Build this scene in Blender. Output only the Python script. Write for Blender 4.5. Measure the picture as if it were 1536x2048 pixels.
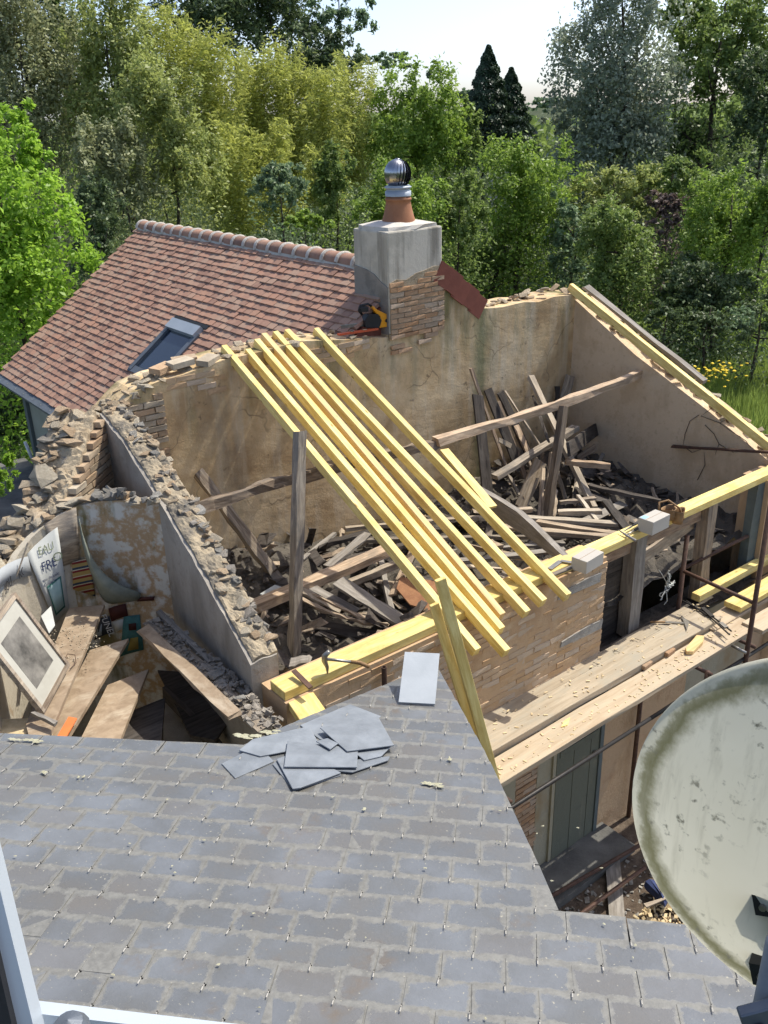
import bpy, bmesh, math, random
import numpy as np
from math import sin, cos, tan, radians, pi, hypot
from mathutils import Vector, Matrix, noise as mnoise
random.seed(7); RNG = np.random.default_rng(7)
for o in list(bpy.data.objects): bpy.data.objects.remove(o)
SC = bpy.context.scene; COL = SC.collection

# ------------------------------------------------------------------ camera, sky, sun, exposure
# world axes: X runs along the roofless building's front wall, Y away from it, Z up, ground at 0
ZC = 7.8; F = 1800.0; PITCH = radians(23.8); ROLL = radians(1.7); AZ = radians(52.5)
def _st(v): return Vector((v[0]*sin(AZ)+v[1]*cos(AZ), -v[0]*cos(AZ)+v[1]*sin(AZ), v[2]))
_r0 = Vector((1,0,0)); _u0 = Vector((0,sin(PITCH),cos(PITCH))); _f0 = Vector((0,cos(PITCH),-sin(PITCH)))
CX = _st(_r0*cos(ROLL)-_u0*sin(ROLL)); CY = _st(_r0*sin(ROLL)+_u0*cos(ROLL)); CF = _st(_f0)
CAM = Vector((0,0,ZC))
cd = bpy.data.cameras.new('camera'); cam = bpy.data.objects.new('camera', cd); COL.objects.link(cam)
cam.matrix_world = Matrix(((CX.x,CY.x,-CF.x,0),(CX.y,CY.y,-CF.y,0),(CX.z,CY.z,-CF.z,ZC),(0,0,0,1)))
cd.sensor_fit = 'VERTICAL'; cd.sensor_height = 24; cd.lens = 24*F/2048; cd.clip_start = .05; cd.clip_end = 3000
SC.camera = cam
SEL, SAZ = radians(57), radians(92.8)
SUN = Vector((cos(SEL)*sin(SAZ), cos(SEL)*cos(SAZ), sin(SEL)))
w = bpy.data.worlds.new('World'); SC.world = w; w.use_nodes = True
nt = w.node_tree; bg = nt.nodes['Background']; sky = nt.nodes.new('ShaderNodeTexSky')
sky.sky_type = 'NISHITA'; sky.sun_disc = False; sky.sun_elevation = SEL; sky.sun_rotation = SAZ
sky.altitude = 100; sky.air_density = .6; sky.dust_density = 1.9; sky.ozone_density = 1.0
hz = nt.nodes.new('ShaderNodeHueSaturation'); hz.inputs['Saturation'].default_value = .92      # hazy summer air: a paler sky all round
nt.links.new(sky.outputs[0], hz.inputs['Color']); nt.links.new(hz.outputs[0], bg.inputs[0]); bg.inputs[1].default_value = .11
sl = bpy.data.lights.new('sun', 'SUN'); sl.energy = 2.2; sl.angle = radians(.53); sl.color = (1,.95,.84)
so = bpy.data.objects.new('sun', sl); COL.objects.link(so); so.rotation_euler = SUN.to_track_quat('Z','Y').to_euler(); so.location = (0,0,40)
SC.view_settings.view_transform = 'Standard'; SC.view_settings.look = 'None'; SC.view_settings.exposure = 1.25; SC.view_settings.gamma = 1
SC.render.engine = 'CYCLES'

# a photo pixel (1536 x 2048) to the point where its sight line meets a plane of the place
def ray(x, y):
    return CX*((x-768)/F) + CY*((1024-y)/F) + CF
def at(x, y, X=None, Y=None, Z=None, R=None):
    r = ray(x, y)
    if X is not None: k = X/r.x
    elif Y is not None: k = Y/r.y
    elif Z is not None: k = (Z-ZC)/r.z
    else: k = R/hypot(r.x, r.y)
    return CAM + r*k
def onplane(x, y, n, p):
    r = ray(x, y); return CAM + r*((Vector(p)-CAM).dot(Vector(n))/r.dot(Vector(n)))

# ------------------------------------------------------------------ materials
class NT:
    def __init__(s, name):
        s.m = bpy.data.materials.new(name); s.m.use_nodes = True; s.t = s.m.node_tree
        s.b = s.t.nodes['Principled BSDF']; s.out = s.t.nodes['Material Output']
    def n(s, typ, **kw):
        o = s.t.nodes.new('ShaderNode'+typ)
        for k, v in kw.items():
            if k.startswith('i_'):
                key = k[2:]; key = int(key) if key.isdigit() else key.replace('_', ' ')
                o.inputs[key].default_value = v
            else: setattr(o, k, v)
        return o
    def l(s, a, b): s.t.links.new(a, b)
    def coord(s, scale=(1,1,1), src='Object'):
        tc = s.n('TexCoord'); mp = s.n('Mapping'); mp.inputs['Scale'].default_value = scale
        s.l(tc.outputs[src], mp.inputs['Vector']); return mp.outputs[0]
    def wcoord(s, scale=(1,1,1)):
        g = s.n('NewGeometry'); mp = s.n('Mapping'); mp.inputs['Scale'].default_value = scale
        s.l(g.outputs['Position'], mp.inputs['Vector']); return mp.outputs[0]
    def noise(s, co, scale, detail=5, rough=.6, dist=0):
        x = s.n('TexNoise'); x.inputs['Scale'].default_value = scale; x.inputs['Detail'].default_value = detail
        x.inputs['Roughness'].default_value = rough; x.inputs['Distortion'].default_value = dist
        s.l(co, x.inputs['Vector']); return x.outputs[0]
    def ramp(s, fac, stops):
        r = s.n('ValToRGB'); e = r.color_ramp.elements
        while len(e) < len(stops): e.new(.5)
        for k, (p, c) in enumerate(stops):
            e[k].position = p; e[k].color = (c[0],c[1],c[2],1) if hasattr(c,'__len__') else (c,c,c,1)
        s.l(fac, r.inputs[0]); return r.outputs[0]
    def mix(s, fac, a, b, mode='MIX'):
        x = s.n('Mix', data_type='RGBA', blend_type=mode)
        for sock, v in ((x.inputs[0],fac),(x.inputs[6],a),(x.inputs[7],b)):
            if hasattr(v, 'is_output'): s.l(v, sock)
            elif hasattr(v, '__len__'): sock.default_value = (v[0],v[1],v[2],1)
            else: sock.default_value = v
        return x.outputs[2]
    def rand(s, col, amt, hue=.0, attr=None):
        if attr: a = s.n('Attribute', attribute_name=attr); r = a.outputs['Fac']
        else: r = s.n('ObjectInfo').outputs['Random']
        hs = s.n('HueSaturation'); mr = s.n('MapRange'); s.l(r, mr.inputs[0])
        mr.inputs[3].default_value = 1-amt; mr.inputs[4].default_value = 1+amt; s.l(mr.outputs[0], hs.inputs['Value'])
        if hue:
            m2 = s.n('Math', operation='MULTIPLY'); s.l(r, m2.inputs[0]); m2.inputs[1].default_value = 7.31
            f = s.n('Math', operation='FRACT'); s.l(m2.outputs[0], f.inputs[0])
            m3 = s.n('MapRange'); s.l(f.outputs[0], m3.inputs[0]); m3.inputs[3].default_value = .5-hue; m3.inputs[4].default_value = .5+hue
            s.l(m3.outputs[0], hs.inputs['Hue'])
            m4 = s.n('MapRange'); s.l(f.outputs[0], m4.inputs[0]); m4.inputs[3].default_value = 1.15; m4.inputs[4].default_value = .7
            s.l(m4.outputs[0], hs.inputs['Saturation'])
        s.l(col, hs.inputs['Color']); return hs.outputs[0]
    def bump(s, h, strength=.3, dist=.02):
        b = s.n('Bump'); b.inputs['Strength'].default_value = strength; b.inputs['Distance'].default_value = dist
        s.l(h, b.inputs['Height']); s.l(b.outputs[0], s.b.inputs['Normal'])
    def fin(s, col, rough=.85, metal=0, spec=.4):
        if hasattr(col, 'is_output'): s.l(col, s.b.inputs['Base Color'])
        else: s.b.inputs['Base Color'].default_value = (*col, 1)
        if hasattr(rough, 'is_output'): s.l(rough, s.b.inputs['Roughness'])
        else: s.b.inputs['Roughness'].default_value = rough
        s.b.inputs['Metallic'].default_value = metal; s.b.inputs['Specular IOR Level'].default_value = spec
        return s.m
MATS = {}
def simple(name, a, b=None, scale=8, rough=.8, bump=.25, bscale=60, stretch=(1,1,1), rnd=0, hue=0, metal=0, spec=.4, world=False, attr=None, dist=.01):
    m = NT(name); co = m.wcoord(stretch) if world else m.coord(stretch)
    b = b or tuple(c*.6 for c in a)
    col = m.ramp(m.noise(co, scale, 6, .65), [(.3,b),(.7,a)])
    if rnd or hue: col = m.rand(col, rnd, hue, attr)
    if bump: m.bump(m.noise(co, bscale, 6, .7), bump, dist)
    MATS[name] = m.fin(col, rough, metal, spec); return MATS[name]
def wood(name, light, dark, rings=(1.2,14,14), rnd=.15, rough=.75, knots=None, stain=None, hue=0, bump=.25):
    m = NT(name); co = m.coord(rings)
    oi = m.n('ObjectInfo'); va = m.n('VectorMath', operation='ADD'); sc = m.n('VectorMath', operation='SCALE'); sc.inputs['Scale'].default_value = 37
    cv = m.n('CombineXYZ'); m.l(oi.outputs['Random'], cv.inputs[0]); m.l(oi.outputs['Random'], cv.inputs[1]); m.l(cv.outputs[0], sc.inputs[0])
    m.l(co, va.inputs[0]); m.l(sc.outputs[0], va.inputs[1]); co = va.outputs[0]
    g = m.noise(co, 2.2, 7, .65, .6)
    col = m.ramp(g, [(.32,dark),(.62,light)])
    if knots:
        kc = m.coord((1,3,3)); vo = m.n('TexVoronoi'); vo.inputs['Scale'].default_value = 2.6; m.l(kc, vo.inputs['Vector'])
        k = m.ramp(vo.outputs[0], [(.04,1),(.1,0)]); col = m.mix(k, col, knots)
    if stain:
        s2 = m.noise(m.coord((.8,2,2)), 3.1, 5, .7); col = m.mix(m.ramp(s2, [(.5,0),(.68,.85)]), col, stain)
    col = m.rand(col, rnd, hue)
    m.bump(g, bump, .01)
    MATS[name] = m.fin(col, rough, 0, .25); return MATS[name]
wood('new_wood', (.83,.68,.285), (.64,.46,.135), knots=(.30,.16,.04), rnd=.11, stain=(.56,.39,.12), rough=.6, bump=.08)
wood('new_wood_pinkish', (.74,.54,.26), (.57,.37,.15), knots=(.35,.18,.06), rnd=.05, rough=.6, bump=.08)
wood('old_wood', (.36,.28,.195), (.12,.082,.055), rnd=.35, stain=(.16,.14,.12), hue=.01, bump=.6)
wood('old_wood_pale', (.52,.42,.30), (.28,.205,.135), rnd=.2, stain=(.23,.19,.145), hue=.01, bump=.5)
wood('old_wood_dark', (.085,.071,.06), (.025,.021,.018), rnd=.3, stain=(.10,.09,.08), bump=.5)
wood('old_wood_grey', (.33,.30,.26), (.17,.15,.13), rnd=.12, stain=(.19,.165,.13), bump=.4)
wood('scaffold_wood', (.46,.385,.28), (.33,.265,.185), rings=(.8,9,9), rnd=.1, stain=(.36,.325,.255), bump=.25)
wood('scaffold_wood_orange', (.54,.44,.31), (.42,.315,.205), rings=(.8,9,9), rnd=.05, stain=(.46,.39,.28), bump=.25)
wood('tread_wood', (.38,.29,.20), (.24,.175,.115), rings=(4,4,4), rnd=.15, stain=(.50,.42,.315), bump=.3)
simple('stone', (.50,.41,.28), (.33,.25,.16), 9, .95, .8, 45, rnd=.22, hue=.012, dist=.02)
simple('stone_grey', (.36,.335,.29), (.2,.18,.15), 9, .95, .8, 45, rnd=.3, hue=.01, dist=.02)
simple('mortar', (.47,.39,.27), (.30,.235,.155), 6, .98, 1, 30, world=True, dist=.03)
simple('mortar_grey', (.42,.40,.36), (.27,.25,.22), 6, .98, .8, 30, world=True, dist=.02)
simple('brick', (.50,.335,.20), (.37,.235,.135), 12, .95, .8, 50, rnd=.16, hue=.008)
simple('rubble_dark', (.155,.135,.115), (.07,.06,.05), 9, .95, .8, 45, rnd=.2, world=True)
simple('brick_washed', (.56,.405,.25), (.48,.33,.195), 5, .95, .7, 40, rnd=.05, hue=.004, world=True)
simple('brick_pale', (.46,.36,.24), (.33,.24,.15), 9, .95, .7, 50, rnd=.2, hue=.012)
simple('cement', (.46,.44,.40), (.38,.36,.32), 4, .9, .3, 80, world=True)
simple('cement_white', (.62,.58,.52), (.5,.46,.4), 7, .9, .4, 60, world=True)
simple('terracotta', (.42,.19,.095), (.34,.145,.07), 9, .75, .2, 60, rnd=.1)
simple('terracotta_dark', (.25,.085,.055), (.19,.06,.04), 6, .8, .2, 60, rnd=.12)
simple('zinc', (.16,.18,.21), (.10,.115,.135), 5, .5, .1, 60, metal=.4)
simple('zinc_light', (.42,.46,.50), (.34,.38,.42), 3, .45, .05, 60, metal=.3)
simple('rust', (.125,.066,.042), (.06,.033,.024), 18, .75, .4, 90, rnd=.1)
simple('steel', (.40,.38,.34), (.25,.235,.21), 14, .38, .1, 80, metal=.85)
simple('iron_black', (.05,.046,.043), (.025,.023,.022), 14, .5, .2, 80, metal=.5)
simple('black_plastic', (.022,.022,.024), None, 6, .5, .1, 90)
simple('orange_plastic', (.78,.33,.015), (.68,.27,.01), 4, .4, .05, 80)
simple('red_plastic', (.55,.10,.035), (.45,.08,.03), 4, .45, .05, 80)
simple('orange_panel', (.72,.20,.05), (.6,.16,.05), 5, .7, .2, 60)
simple('carton', (.47,.44,.385), (.42,.39,.34), 3, .8, .1, 40)
simple('sticker_blue', (.32,.52,.70), (.28,.47,.66), 5, .6, 0)
simple('leather', (.33,.20,.09), (.19,.105,.045), 9, .7, .5, 50)
simple('rubber_grip', (.09,.085,.08), (.06,.055,.05), 9, .6, .2, 80)
simple('paper_white', (.52,.53,.50), (.43,.44,.41), 4, .75, .1, 30)
simple('paper_grey', (.40,.42,.43), (.33,.35,.36), 4, .7, .1, 30)
simple('paper_green', (.36,.47,.44), (.24,.36,.34), 9, .75, .1, 30)
simple('paper_teal', (.07,.20,.19), (.03,.10,.10), 14, .75, .1, 30)
simple('paper_ochre', (.30,.24,.06), (.20,.14,.03), 14, .8, .1, 30)
simple('paper_dark', (.035,.042,.05), (.02,.02,.025), 9, .6, .1, 30)
simple('paper_maroon', (.075,.018,.012), (.045,.012,.01), 9, .7, .1, 30)
simple('ink_blue', (.04,.06,.16), None, 5, .8, 0)
simple('ink_black', (.025,.025,.03), None, 5, .8, 0)
simple('ink_green', (.05,.17,.14), None, 5, .8, 0)
simple('ink_pale_green', (.42,.47,.30), None, 5, .8, 0)
simple('ink_white', (.75,.76,.76), None, 5, .8, 0)
simple('photo_print', (.33,.31,.27), (.035,.033,.03), 4, .4, 0, dist=.01)
simple('picture_mount', (.50,.49,.43), (.40,.38,.32), 3, .35, 0)
simple('cloth_grey', (.25,.27,.22), (.15,.165,.13), 7, .9, .4, 60)
simple('cord_white', (.68,.70,.66), None, 5, .6, 0)
simple('bark', (.10,.08,.06), (.045,.036,.028), 7, .95, .9, 30, dist=.03)
simple('wall_render', (.35,.36,.29), (.26,.27,.21), 3, .9, .3, 40, world=True)
simple('white_paint', (.74,.76,.78), (.64,.66,.68), 4, .5, .05, 40)
simple('chips', (.66,.54,.33), (.42,.31,.17), 15, .9, .3, 60, rnd=.2)
simple('yellow_petal', (.80,.58,.02), (.7,.5,.02), 5, .7, 0)
simple('jamb_paint', (.13,.155,.15), (.09,.11,.105), 6, .7, .2, 60, stretch=(1,1,.2))
simple('rust_sheet', (.34,.175,.085), (.22,.10,.05), 7, .9, .5, 40)
simple('dish_black', (.02,.02,.022), None, 5, .5, 0)
simple('window_bar', (.50,.55,.60), (.45,.5,.55), 2, .35, 0, metal=.2)

def mat_back_wall():
    m = NT('lime_plaster'); co = m.wcoord()
    base = m.ramp(m.noise(co, 1.6, 7, .62), [(.34,(.42,.285,.15)),(.5,(.62,.45,.25)),(.66,(.73,.57,.35))])
    st = m.noise(m.wcoord((2.2,2.2,.22)), 2.4, 6, .6)                    # runs of rain down the wall
    col = m.mix(m.ramp(st, [(.50,0),(.70,.8)]), base, (.66,.56,.40))
    gr = m.noise(m.wcoord((1.3,1.3,.5)), 1.1, 6, .65); col = m.mix(m.ramp(gr, [(.55,0),(.7,.6)]), col, (.235,.205,.155))
    # moss below the wall top, round the old valley
    g = m.n('NewGeometry'); sp = m.n('SeparateXYZ'); m.l(g.outputs['Position'], sp.inputs[0])
    mh = m.n('MapRange'); m.l(sp.outputs[2], mh.inputs[0]); mh.inputs[1].default_value = 4.3; mh.inputs[2].default_value = 5.35
    mo = m.n('Math', operation='MULTIPLY'); m.l(mh.outputs[0], mo.inputs[0]); m.l(m.ramp(m.noise(m.wcoord((1.5,1.5,.35)), 1.25, 5, .6), [(.5,0),(.64,1)]), mo.inputs[1])
    col = m.mix(mo.outputs[0], col, (.175,.16,.07))
    dk = m.noise(co, 9, 4, .6); col = m.mix(m.ramp(dk, [(.64,0),(.72,.6)]), col, (.14,.10,.065))
    # green run below the old valley, hairline cracks
    dx = m.n('Math', operation='SUBTRACT'); m.l(sp.outputs[0], dx.inputs[0]); dx.inputs[1].default_value = 8.22; ab = m.n('Math', operation='ABSOLUTE'); m.l(dx.outputs[0], ab.inputs[0])
    wob = m.n('MapRange'); m.l(m.noise(m.wcoord((3,3,1.2)), 3, 4, .6), wob.inputs[0]); wob.inputs[3].default_value = -.12; wob.inputs[4].default_value = .12
    ad2 = m.n('Math', operation='ADD'); m.l(ab.outputs[0], ad2.inputs[0]); m.l(wob.outputs[0], ad2.inputs[1])
    col = m.mix(m.ramp(ad2.outputs[0], [(.03,.75),(.16,0)]), col, (.19,.195,.095))
    dv = m.n('VectorMath', operation='ADD'); ns3 = m.n('TexNoise'); ns3.inputs['Scale'].default_value = 3; m.l(co, ns3.inputs['Vector']); sc3 = m.n('VectorMath', operation='SCALE'); sc3.inputs['Scale'].default_value = .35; m.l(ns3.outputs['Color'], sc3.inputs[0]); m.l(co, dv.inputs[0]); m.l(sc3.outputs[0], dv.inputs[1])
    vo = m.n('TexVoronoi', feature='DISTANCE_TO_EDGE'); vo.inputs['Scale'].default_value = .95; m.l(dv.outputs[0], vo.inputs['Vector'])
    mc = m.n('Math', operation='MULTIPLY'); m.l(m.ramp(vo.outputs['Distance'], [(.002,.7),(.007,0)]), mc.inputs[0]); m.l(m.ramp(m.noise(co, 1.3, 3, .5), [(.46,0),(.58,.9)]), mc.inputs[1])
    col = m.mix(mc.outputs[0], col, (.13,.09,.055))
    h = m.n('Math', operation='ADD'); m.l(m.noise(m.wcoord((1,1,1.5)), 4.0, 5, .55), h.inputs[0])
    h2 = m.n('Math', operation='MULTIPLY'); m.l(m.noise(co, 40, 5, .7), h2.inputs[0]); h2.inputs[1].default_value = .25; m.l(h2.outputs[0], h.inputs[1])
    m.bump(h.outputs[0], .5, .05); MATS['lime_plaster'] = m.fin(col, .97, 0, .2)
mat_back_wall()
def mat_stained(name, a, b, c, moss, scale=2.5, grey=None, bump=.5, mscale=(1,1,.4), mth=(.55,.68), st=(.38,.47,.62,.68)):
    m = NT(name); co = m.wcoord()
    col = m.ramp(m.noise(co, scale, 7, .65), [(st[0],a),(st[1],b),(st[2],b),(st[3],c)])
    if moss is not None: col = m.mix(m.ramp(m.noise(m.wcoord(mscale), 1.7, 5, .6), [(mth[0],0),(mth[1],.85)]), col, moss)
    if grey is not None: col = m.mix(m.ramp(m.noise(co, 14, 5, .7), [(.55,0),(.7,.7)]), col, grey)
    m.bump(m.noise(co, 18, 7, .7), bump, .02); MATS[name] = m.fin(col, .95, 0, .25)
mat_stained('partition_plaster', (.30,.27,.23), (.36,.33,.285), (.28,.225,.17), (.24,.215,.18), 2.2, (.25,.23,.2))
mat_stained('peeling_plaster', (.60,.575,.50), (.42,.29,.165), (.62,.595,.53), (.115,.105,.035), 3.4, None, .6, (2.2,2.2,.5), (.50,.62), (.40,.47,.51,.60))
mat_stained('right_plaster', (.60,.45,.29), (.67,.52,.35), (.73,.59,.42), (.54,.40,.25), 2.2, (.50,.37,.23), .8)
mat_stained('front_plaster', (.48,.32,.18), (.54,.375,.225), (.58,.43,.27), (.43,.275,.155), 2.4, None, .7, (1,1,1))
mat_stained('lower_plaster', (.33,.30,.21), (.37,.335,.24), (.29,.225,.14), (.30,.205,.10), 1.6, (.31,.29,.22), .4, (1,1,.6), (.5,.66))
mat_stained('chimney_render', (.46,.43,.36), (.58,.54,.455), (.65,.60,.51), (.22,.20,.165), 1.6, None, .4, (3.6,3.6,.3), (.50,.66))
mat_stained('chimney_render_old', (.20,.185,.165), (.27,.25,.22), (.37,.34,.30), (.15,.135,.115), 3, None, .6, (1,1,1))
mat_stained('white_wall', (.40,.35,.27), (.46,.41,.32), (.36,.28,.19), None, 3, (.30,.24,.16), .5)
mat_stained('wall_rubble', (.30,.235,.155), (.43,.35,.24), (.53,.45,.33), None, 5, (.27,.21,.14), 1.0)
mat_stained('partition_top', (.22,.19,.145), (.38,.315,.22), (.50,.425,.31), (.13,.12,.105), 6, (.46,.385,.26), 1.0, (1.6,1.6,1.6), (.5,.6))
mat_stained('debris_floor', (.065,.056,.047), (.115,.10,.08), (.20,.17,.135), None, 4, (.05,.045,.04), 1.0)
mat_stained('door_paint', (.125,.13,.10), (.155,.16,.12), (.19,.185,.135), (.23,.21,.15), 2, None, .3, (3,3,.3))

def mat_slate():
    m = NT('slate'); oi = m.n('ObjectInfo'); co = m.coord()
    base = m.ramp(m.noise(m.wcoord(), 2.2, 5, .6), [(.34,(.135,.128,.112)),(.47,(.128,.131,.128)),(.58,(.15,.157,.162)),(.7,(.175,.185,.195))])
    base = m.rand(base, .10, .0)
    bo = m.ramp(oi.outputs['Random'], [(.78,0),(.84,.4)]); base = m.mix(bo, base, (.135,.12,.10))
    brown = m.ramp(m.noise(m.wcoord(), 3.1, 5, .65), [(.60,0),(.72,.8)]); base = m.mix(brown, base, (.145,.115,.08))
    # lichen dust along the edges of each slate (object x = across, y = up the slope)
    sp = m.n('SeparateXYZ'); m.l(co, sp.inputs[0])
    ax = m.n('Math', operation='ABSOLUTE'); m.l(sp.outputs[0], ax.inputs[0])
    ex = m.n('MapRange'); m.l(ax.outputs[0], ex.inputs[0]); ex.inputs[1].default_value = .085; ex.inputs[2].default_value = .115
    ey = m.n('MapRange'); m.l(sp.outputs[1], ey.inputs[0]); ey.inputs[1].default_value = .042; ey.inputs[2].default_value = .004
    ey2 = m.n('MapRange'); m.l(sp.outputs[1], ey2.inputs[0]); ey2.inputs[1].default_value = .118; ey2.inputs[2].default_value = .142
    mx = m.n('Math', operation='MAXIMUM'); m.l(ex.outputs[0], mx.inputs[0]); m.l(ey.outputs[0], mx.inputs[1])
    mx2 = m.n('Math', operation='MAXIMUM'); m.l(mx.outputs[0], mx2.inputs[0]); m.l(ey2.outputs[0], mx2.inputs[1])
    ad = m.n('Math', operation='ADD'); m.l(mx2.outputs[0], ad.inputs[0])
    ns = m.n('MapRange'); m.l(m.noise(m.wcoord(), 17, 5, .7), ns.inputs[0]); ns.inputs[3].default_value = -1.25; ns.inputs[4].default_value = 1.15; m.l(ns.outputs[0], ad.inputs[1])
    dust = m.ramp(ad.outputs[0], [(.30,0),(.62,1)])
    dcol = m.ramp(m.noise(m.wcoord(), 30, 4, .7), [(.35,(.125,.123,.112)),(.62,(.185,.182,.165))])
    col = m.mix(dust, base, dcol)
    sk = m.ramp(m.noise(m.wcoord(), 70, 2, .5), [(.70,0),(.74,.8)]); col = m.mix(sk, col, (.40,.37,.28))
    rg = m.mix(dust, (.24,.24,.24), (.62,.62,.62))
    m.bump(m.noise(m.wcoord(), 45, 6, .7), .25, .006); MATS['slate'] = m.fin(col, rg, 0, .75)
mat_slate()
simple('new_slate', (.24,.262,.285), (.14,.155,.17), 6, .5, .12, 50, rnd=.15, spec=.5)
simple('slate_pale', (.42,.45,.47), (.34,.37,.39), 5, .55, .1, 50)
simple('lichen', (.46,.45,.33), (.33,.31,.2), 40, .95, .8, 90, world=True)
def mat_tile(name, attr):
    m = NT(name)
    if attr: r = m.n('Attribute', attribute_name='rnd').outputs['Fac']
    else: r = m.n('ObjectInfo').outputs['Random']
    c = m.ramp(r, [(0,(.235,.13,.095)),(.2,(.31,.175,.125)),(.45,(.365,.205,.145)),(.62,(.39,.21,.14)),(.8,(.345,.23,.17)),(1,(.40,.25,.175))])
    n = m.noise(m.wcoord(), 12, 5, .6); c = m.mix(m.ramp(n, [(.4,0),(.75,.5)]), c, (.40,.27,.19))
    m.bump(m.noise(m.wcoord(), 60, 4, .6), .2, .005); MATS[name] = m.fin(c, .8, 0, .3)
mat_tile('roof_tile', False); mat_tile('roof_tile_far', True)
def mat_dish():
    m = NT('dish_grp'); co = m.wcoord()
    col = m.ramp(m.noise(co, 5, 4, .5), [(.3,(.64,.615,.49)),(.7,(.71,.685,.56))])
    # weathering: algae band along the rim (object radius) and grey specks
    oc = m.coord(); ln = m.n('VectorMath', operation='LENGTH'); m.l(oc, ln.inputs[0])
    ad = m.n('Math', operation='ADD'); m.l(ln.outputs['Value'], ad.inputs[0])
    ns = m.n('MapRange'); m.l(m.noise(co, 9, 5, .7), ns.inputs[0]); ns.inputs[3].default_value = -.04; ns.inputs[4].default_value = .04; m.l(ns.outputs[0], ad.inputs[1])
    band = m.ramp(ad.outputs[0], [(.355,0),(.385,.9),(.40,.75),(.412,.1)])
    col = m.mix(band, col, (.13,.125,.045))
    rs = m.noise(m.wcoord((9,9,.9)), 3.2, 5, .65); col = m.mix(m.ramp(rs, [(.52,0),(.72,.45)]), col, (.36,.345,.26))
    sp = m.noise(co, 34, 4, .6); mk = m.noise(co, 4.5, 3, .5)
    mu = m.n('Math', operation='MULTIPLY'); m.l(m.ramp(sp, [(.58,0),(.68,1)]), mu.inputs[0]); m.l(m.ramp(mk, [(.45,0),(.6,1)]), mu.inputs[1])
    col = m.mix(mu.outputs[0], col, (.17,.165,.125)); m.fin(col, .6, 0, .4)
    tr = m.n('BsdfTranslucent'); m.l(col, tr.inputs['Color']); mx = m.n('MixShader'); mx.inputs[0].default_value = .4      # thin glass fibre lets the sun glow through
    m.l(m.b.outputs[0], mx.inputs[1]); m.l(tr.outputs[0], mx.inputs[2]); m.l(mx.outputs[0], m.out.inputs[0]); MATS['dish_grp'] = m.m
mat_dish()
def mat_glass():
    m = NT('skylight_glass'); MATS['skylight_glass'] = m.fin((.02,.03,.045), .08, 0, .8)
    m = NT('chrome'); MATS['chrome'] = m.fin((.36,.37,.40), .2, 1, .5)
mat_glass()
def mat_stripes():
    m = NT('striped_cloth'); co = m.coord(); sp = m.n('SeparateXYZ'); m.l(co, sp.inputs[0])
    mu = m.n('Math', operation='MULTIPLY'); m.l(sp.outputs[2], mu.inputs[0]); mu.inputs[1].default_value = 6.5
    fr = m.n('Math', operation='FRACT'); m.l(mu.outputs[0], fr.inputs[0])
    r = m.n('ValToRGB'); r.color_ramp.interpolation = 'CONSTANT'; e = r.color_ramp.elements
    st = [(0,(.30,.21,.07)),(.25,(.16,.02,.02)),(.38,(.5,.42,.3)),(.44,(.035,.05,.07)),(.58,(.32,.23,.08)),(.8,(.17,.025,.02)),(.94,(.45,.38,.28))]
    while len(e) < len(st): e.new(.5)
    for k, (p, c) in enumerate(st): e[k].position = p; e[k].color = (*c, 1)
    m.l(fr.outputs[0], r.inputs[0]); MATS['striped_cloth'] = m.fin(r.outputs[0], .9, 0, .2)
mat_stripes()
def mat_leaf(name, a, b, trans=.35, tcol=None, hue=.02):
    m = NT(name); at_ = m.n('Attribute', attribute_name='rnd')
    col = m.ramp(at_.outputs['Fac'], [(0,b),(.55,a),(1,tuple(min(1,c*1.35) for c in a))])
    n = m.noise(m.wcoord(), .55, 4, .6); col = m.mix(m.ramp(n, [(.35,.45),(.6,0)]), col, b)
    m.l(col, m.b.inputs['Base Color']); m.b.inputs['Roughness'].default_value = .5; m.b.inputs['Specular IOR Level'].default_value = .35
    tr = m.n('BsdfTranslucent'); tc = m.mix(.5, col, tcol or tuple(c*1.6 for c in a)); m.l(tc, tr.inputs['Color'])
    mx = m.n('MixShader'); mx.inputs[0].default_value = trans
    m.l(m.b.outputs[0], mx.inputs[1]); m.l(tr.outputs[0], mx.inputs[2]); m.l(mx.outputs[0], m.out.inputs[0])
    MATS[name] = m.m
mat_leaf('leaf_bright', (0.310,0.483,0.057), (0.161,0.276,0.034), 0.40)
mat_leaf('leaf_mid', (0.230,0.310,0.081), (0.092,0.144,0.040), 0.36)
mat_leaf('leaf_green', (0.265,0.380,0.063), (0.103,0.172,0.032), 0.38)
mat_leaf('leaf_olive', (0.37,0.42,0.13), (0.15,0.18,0.06), 0.36)
mat_leaf('leaf_greyolive', (0.356,0.380,0.196), (0.138,0.161,0.081), 0.32)
mat_leaf('leaf_bamboo', (0.47,0.50,0.125), (0.19,0.22,0.055), 0.42)
mat_leaf('leaf_silver', (0.345,0.391,0.276), (0.149,0.184,0.127), 0.32)
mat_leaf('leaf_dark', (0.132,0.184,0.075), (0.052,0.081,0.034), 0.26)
mat_leaf('leaf_conifer', (0.057,0.098,0.048), (0.023,0.041,0.023), 0.12)
mat_leaf('leaf_bluegreen', (0.230,0.322,0.167), (0.103,0.149,0.081), 0.32)
mat_leaf('leaf_purple', (0.161,0.115,0.098), (0.063,0.048,0.044), 0.24)
mat_leaf('grass_blade', (0.276,0.356,0.086), (0.149,0.207,0.052), 0.36)
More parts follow.
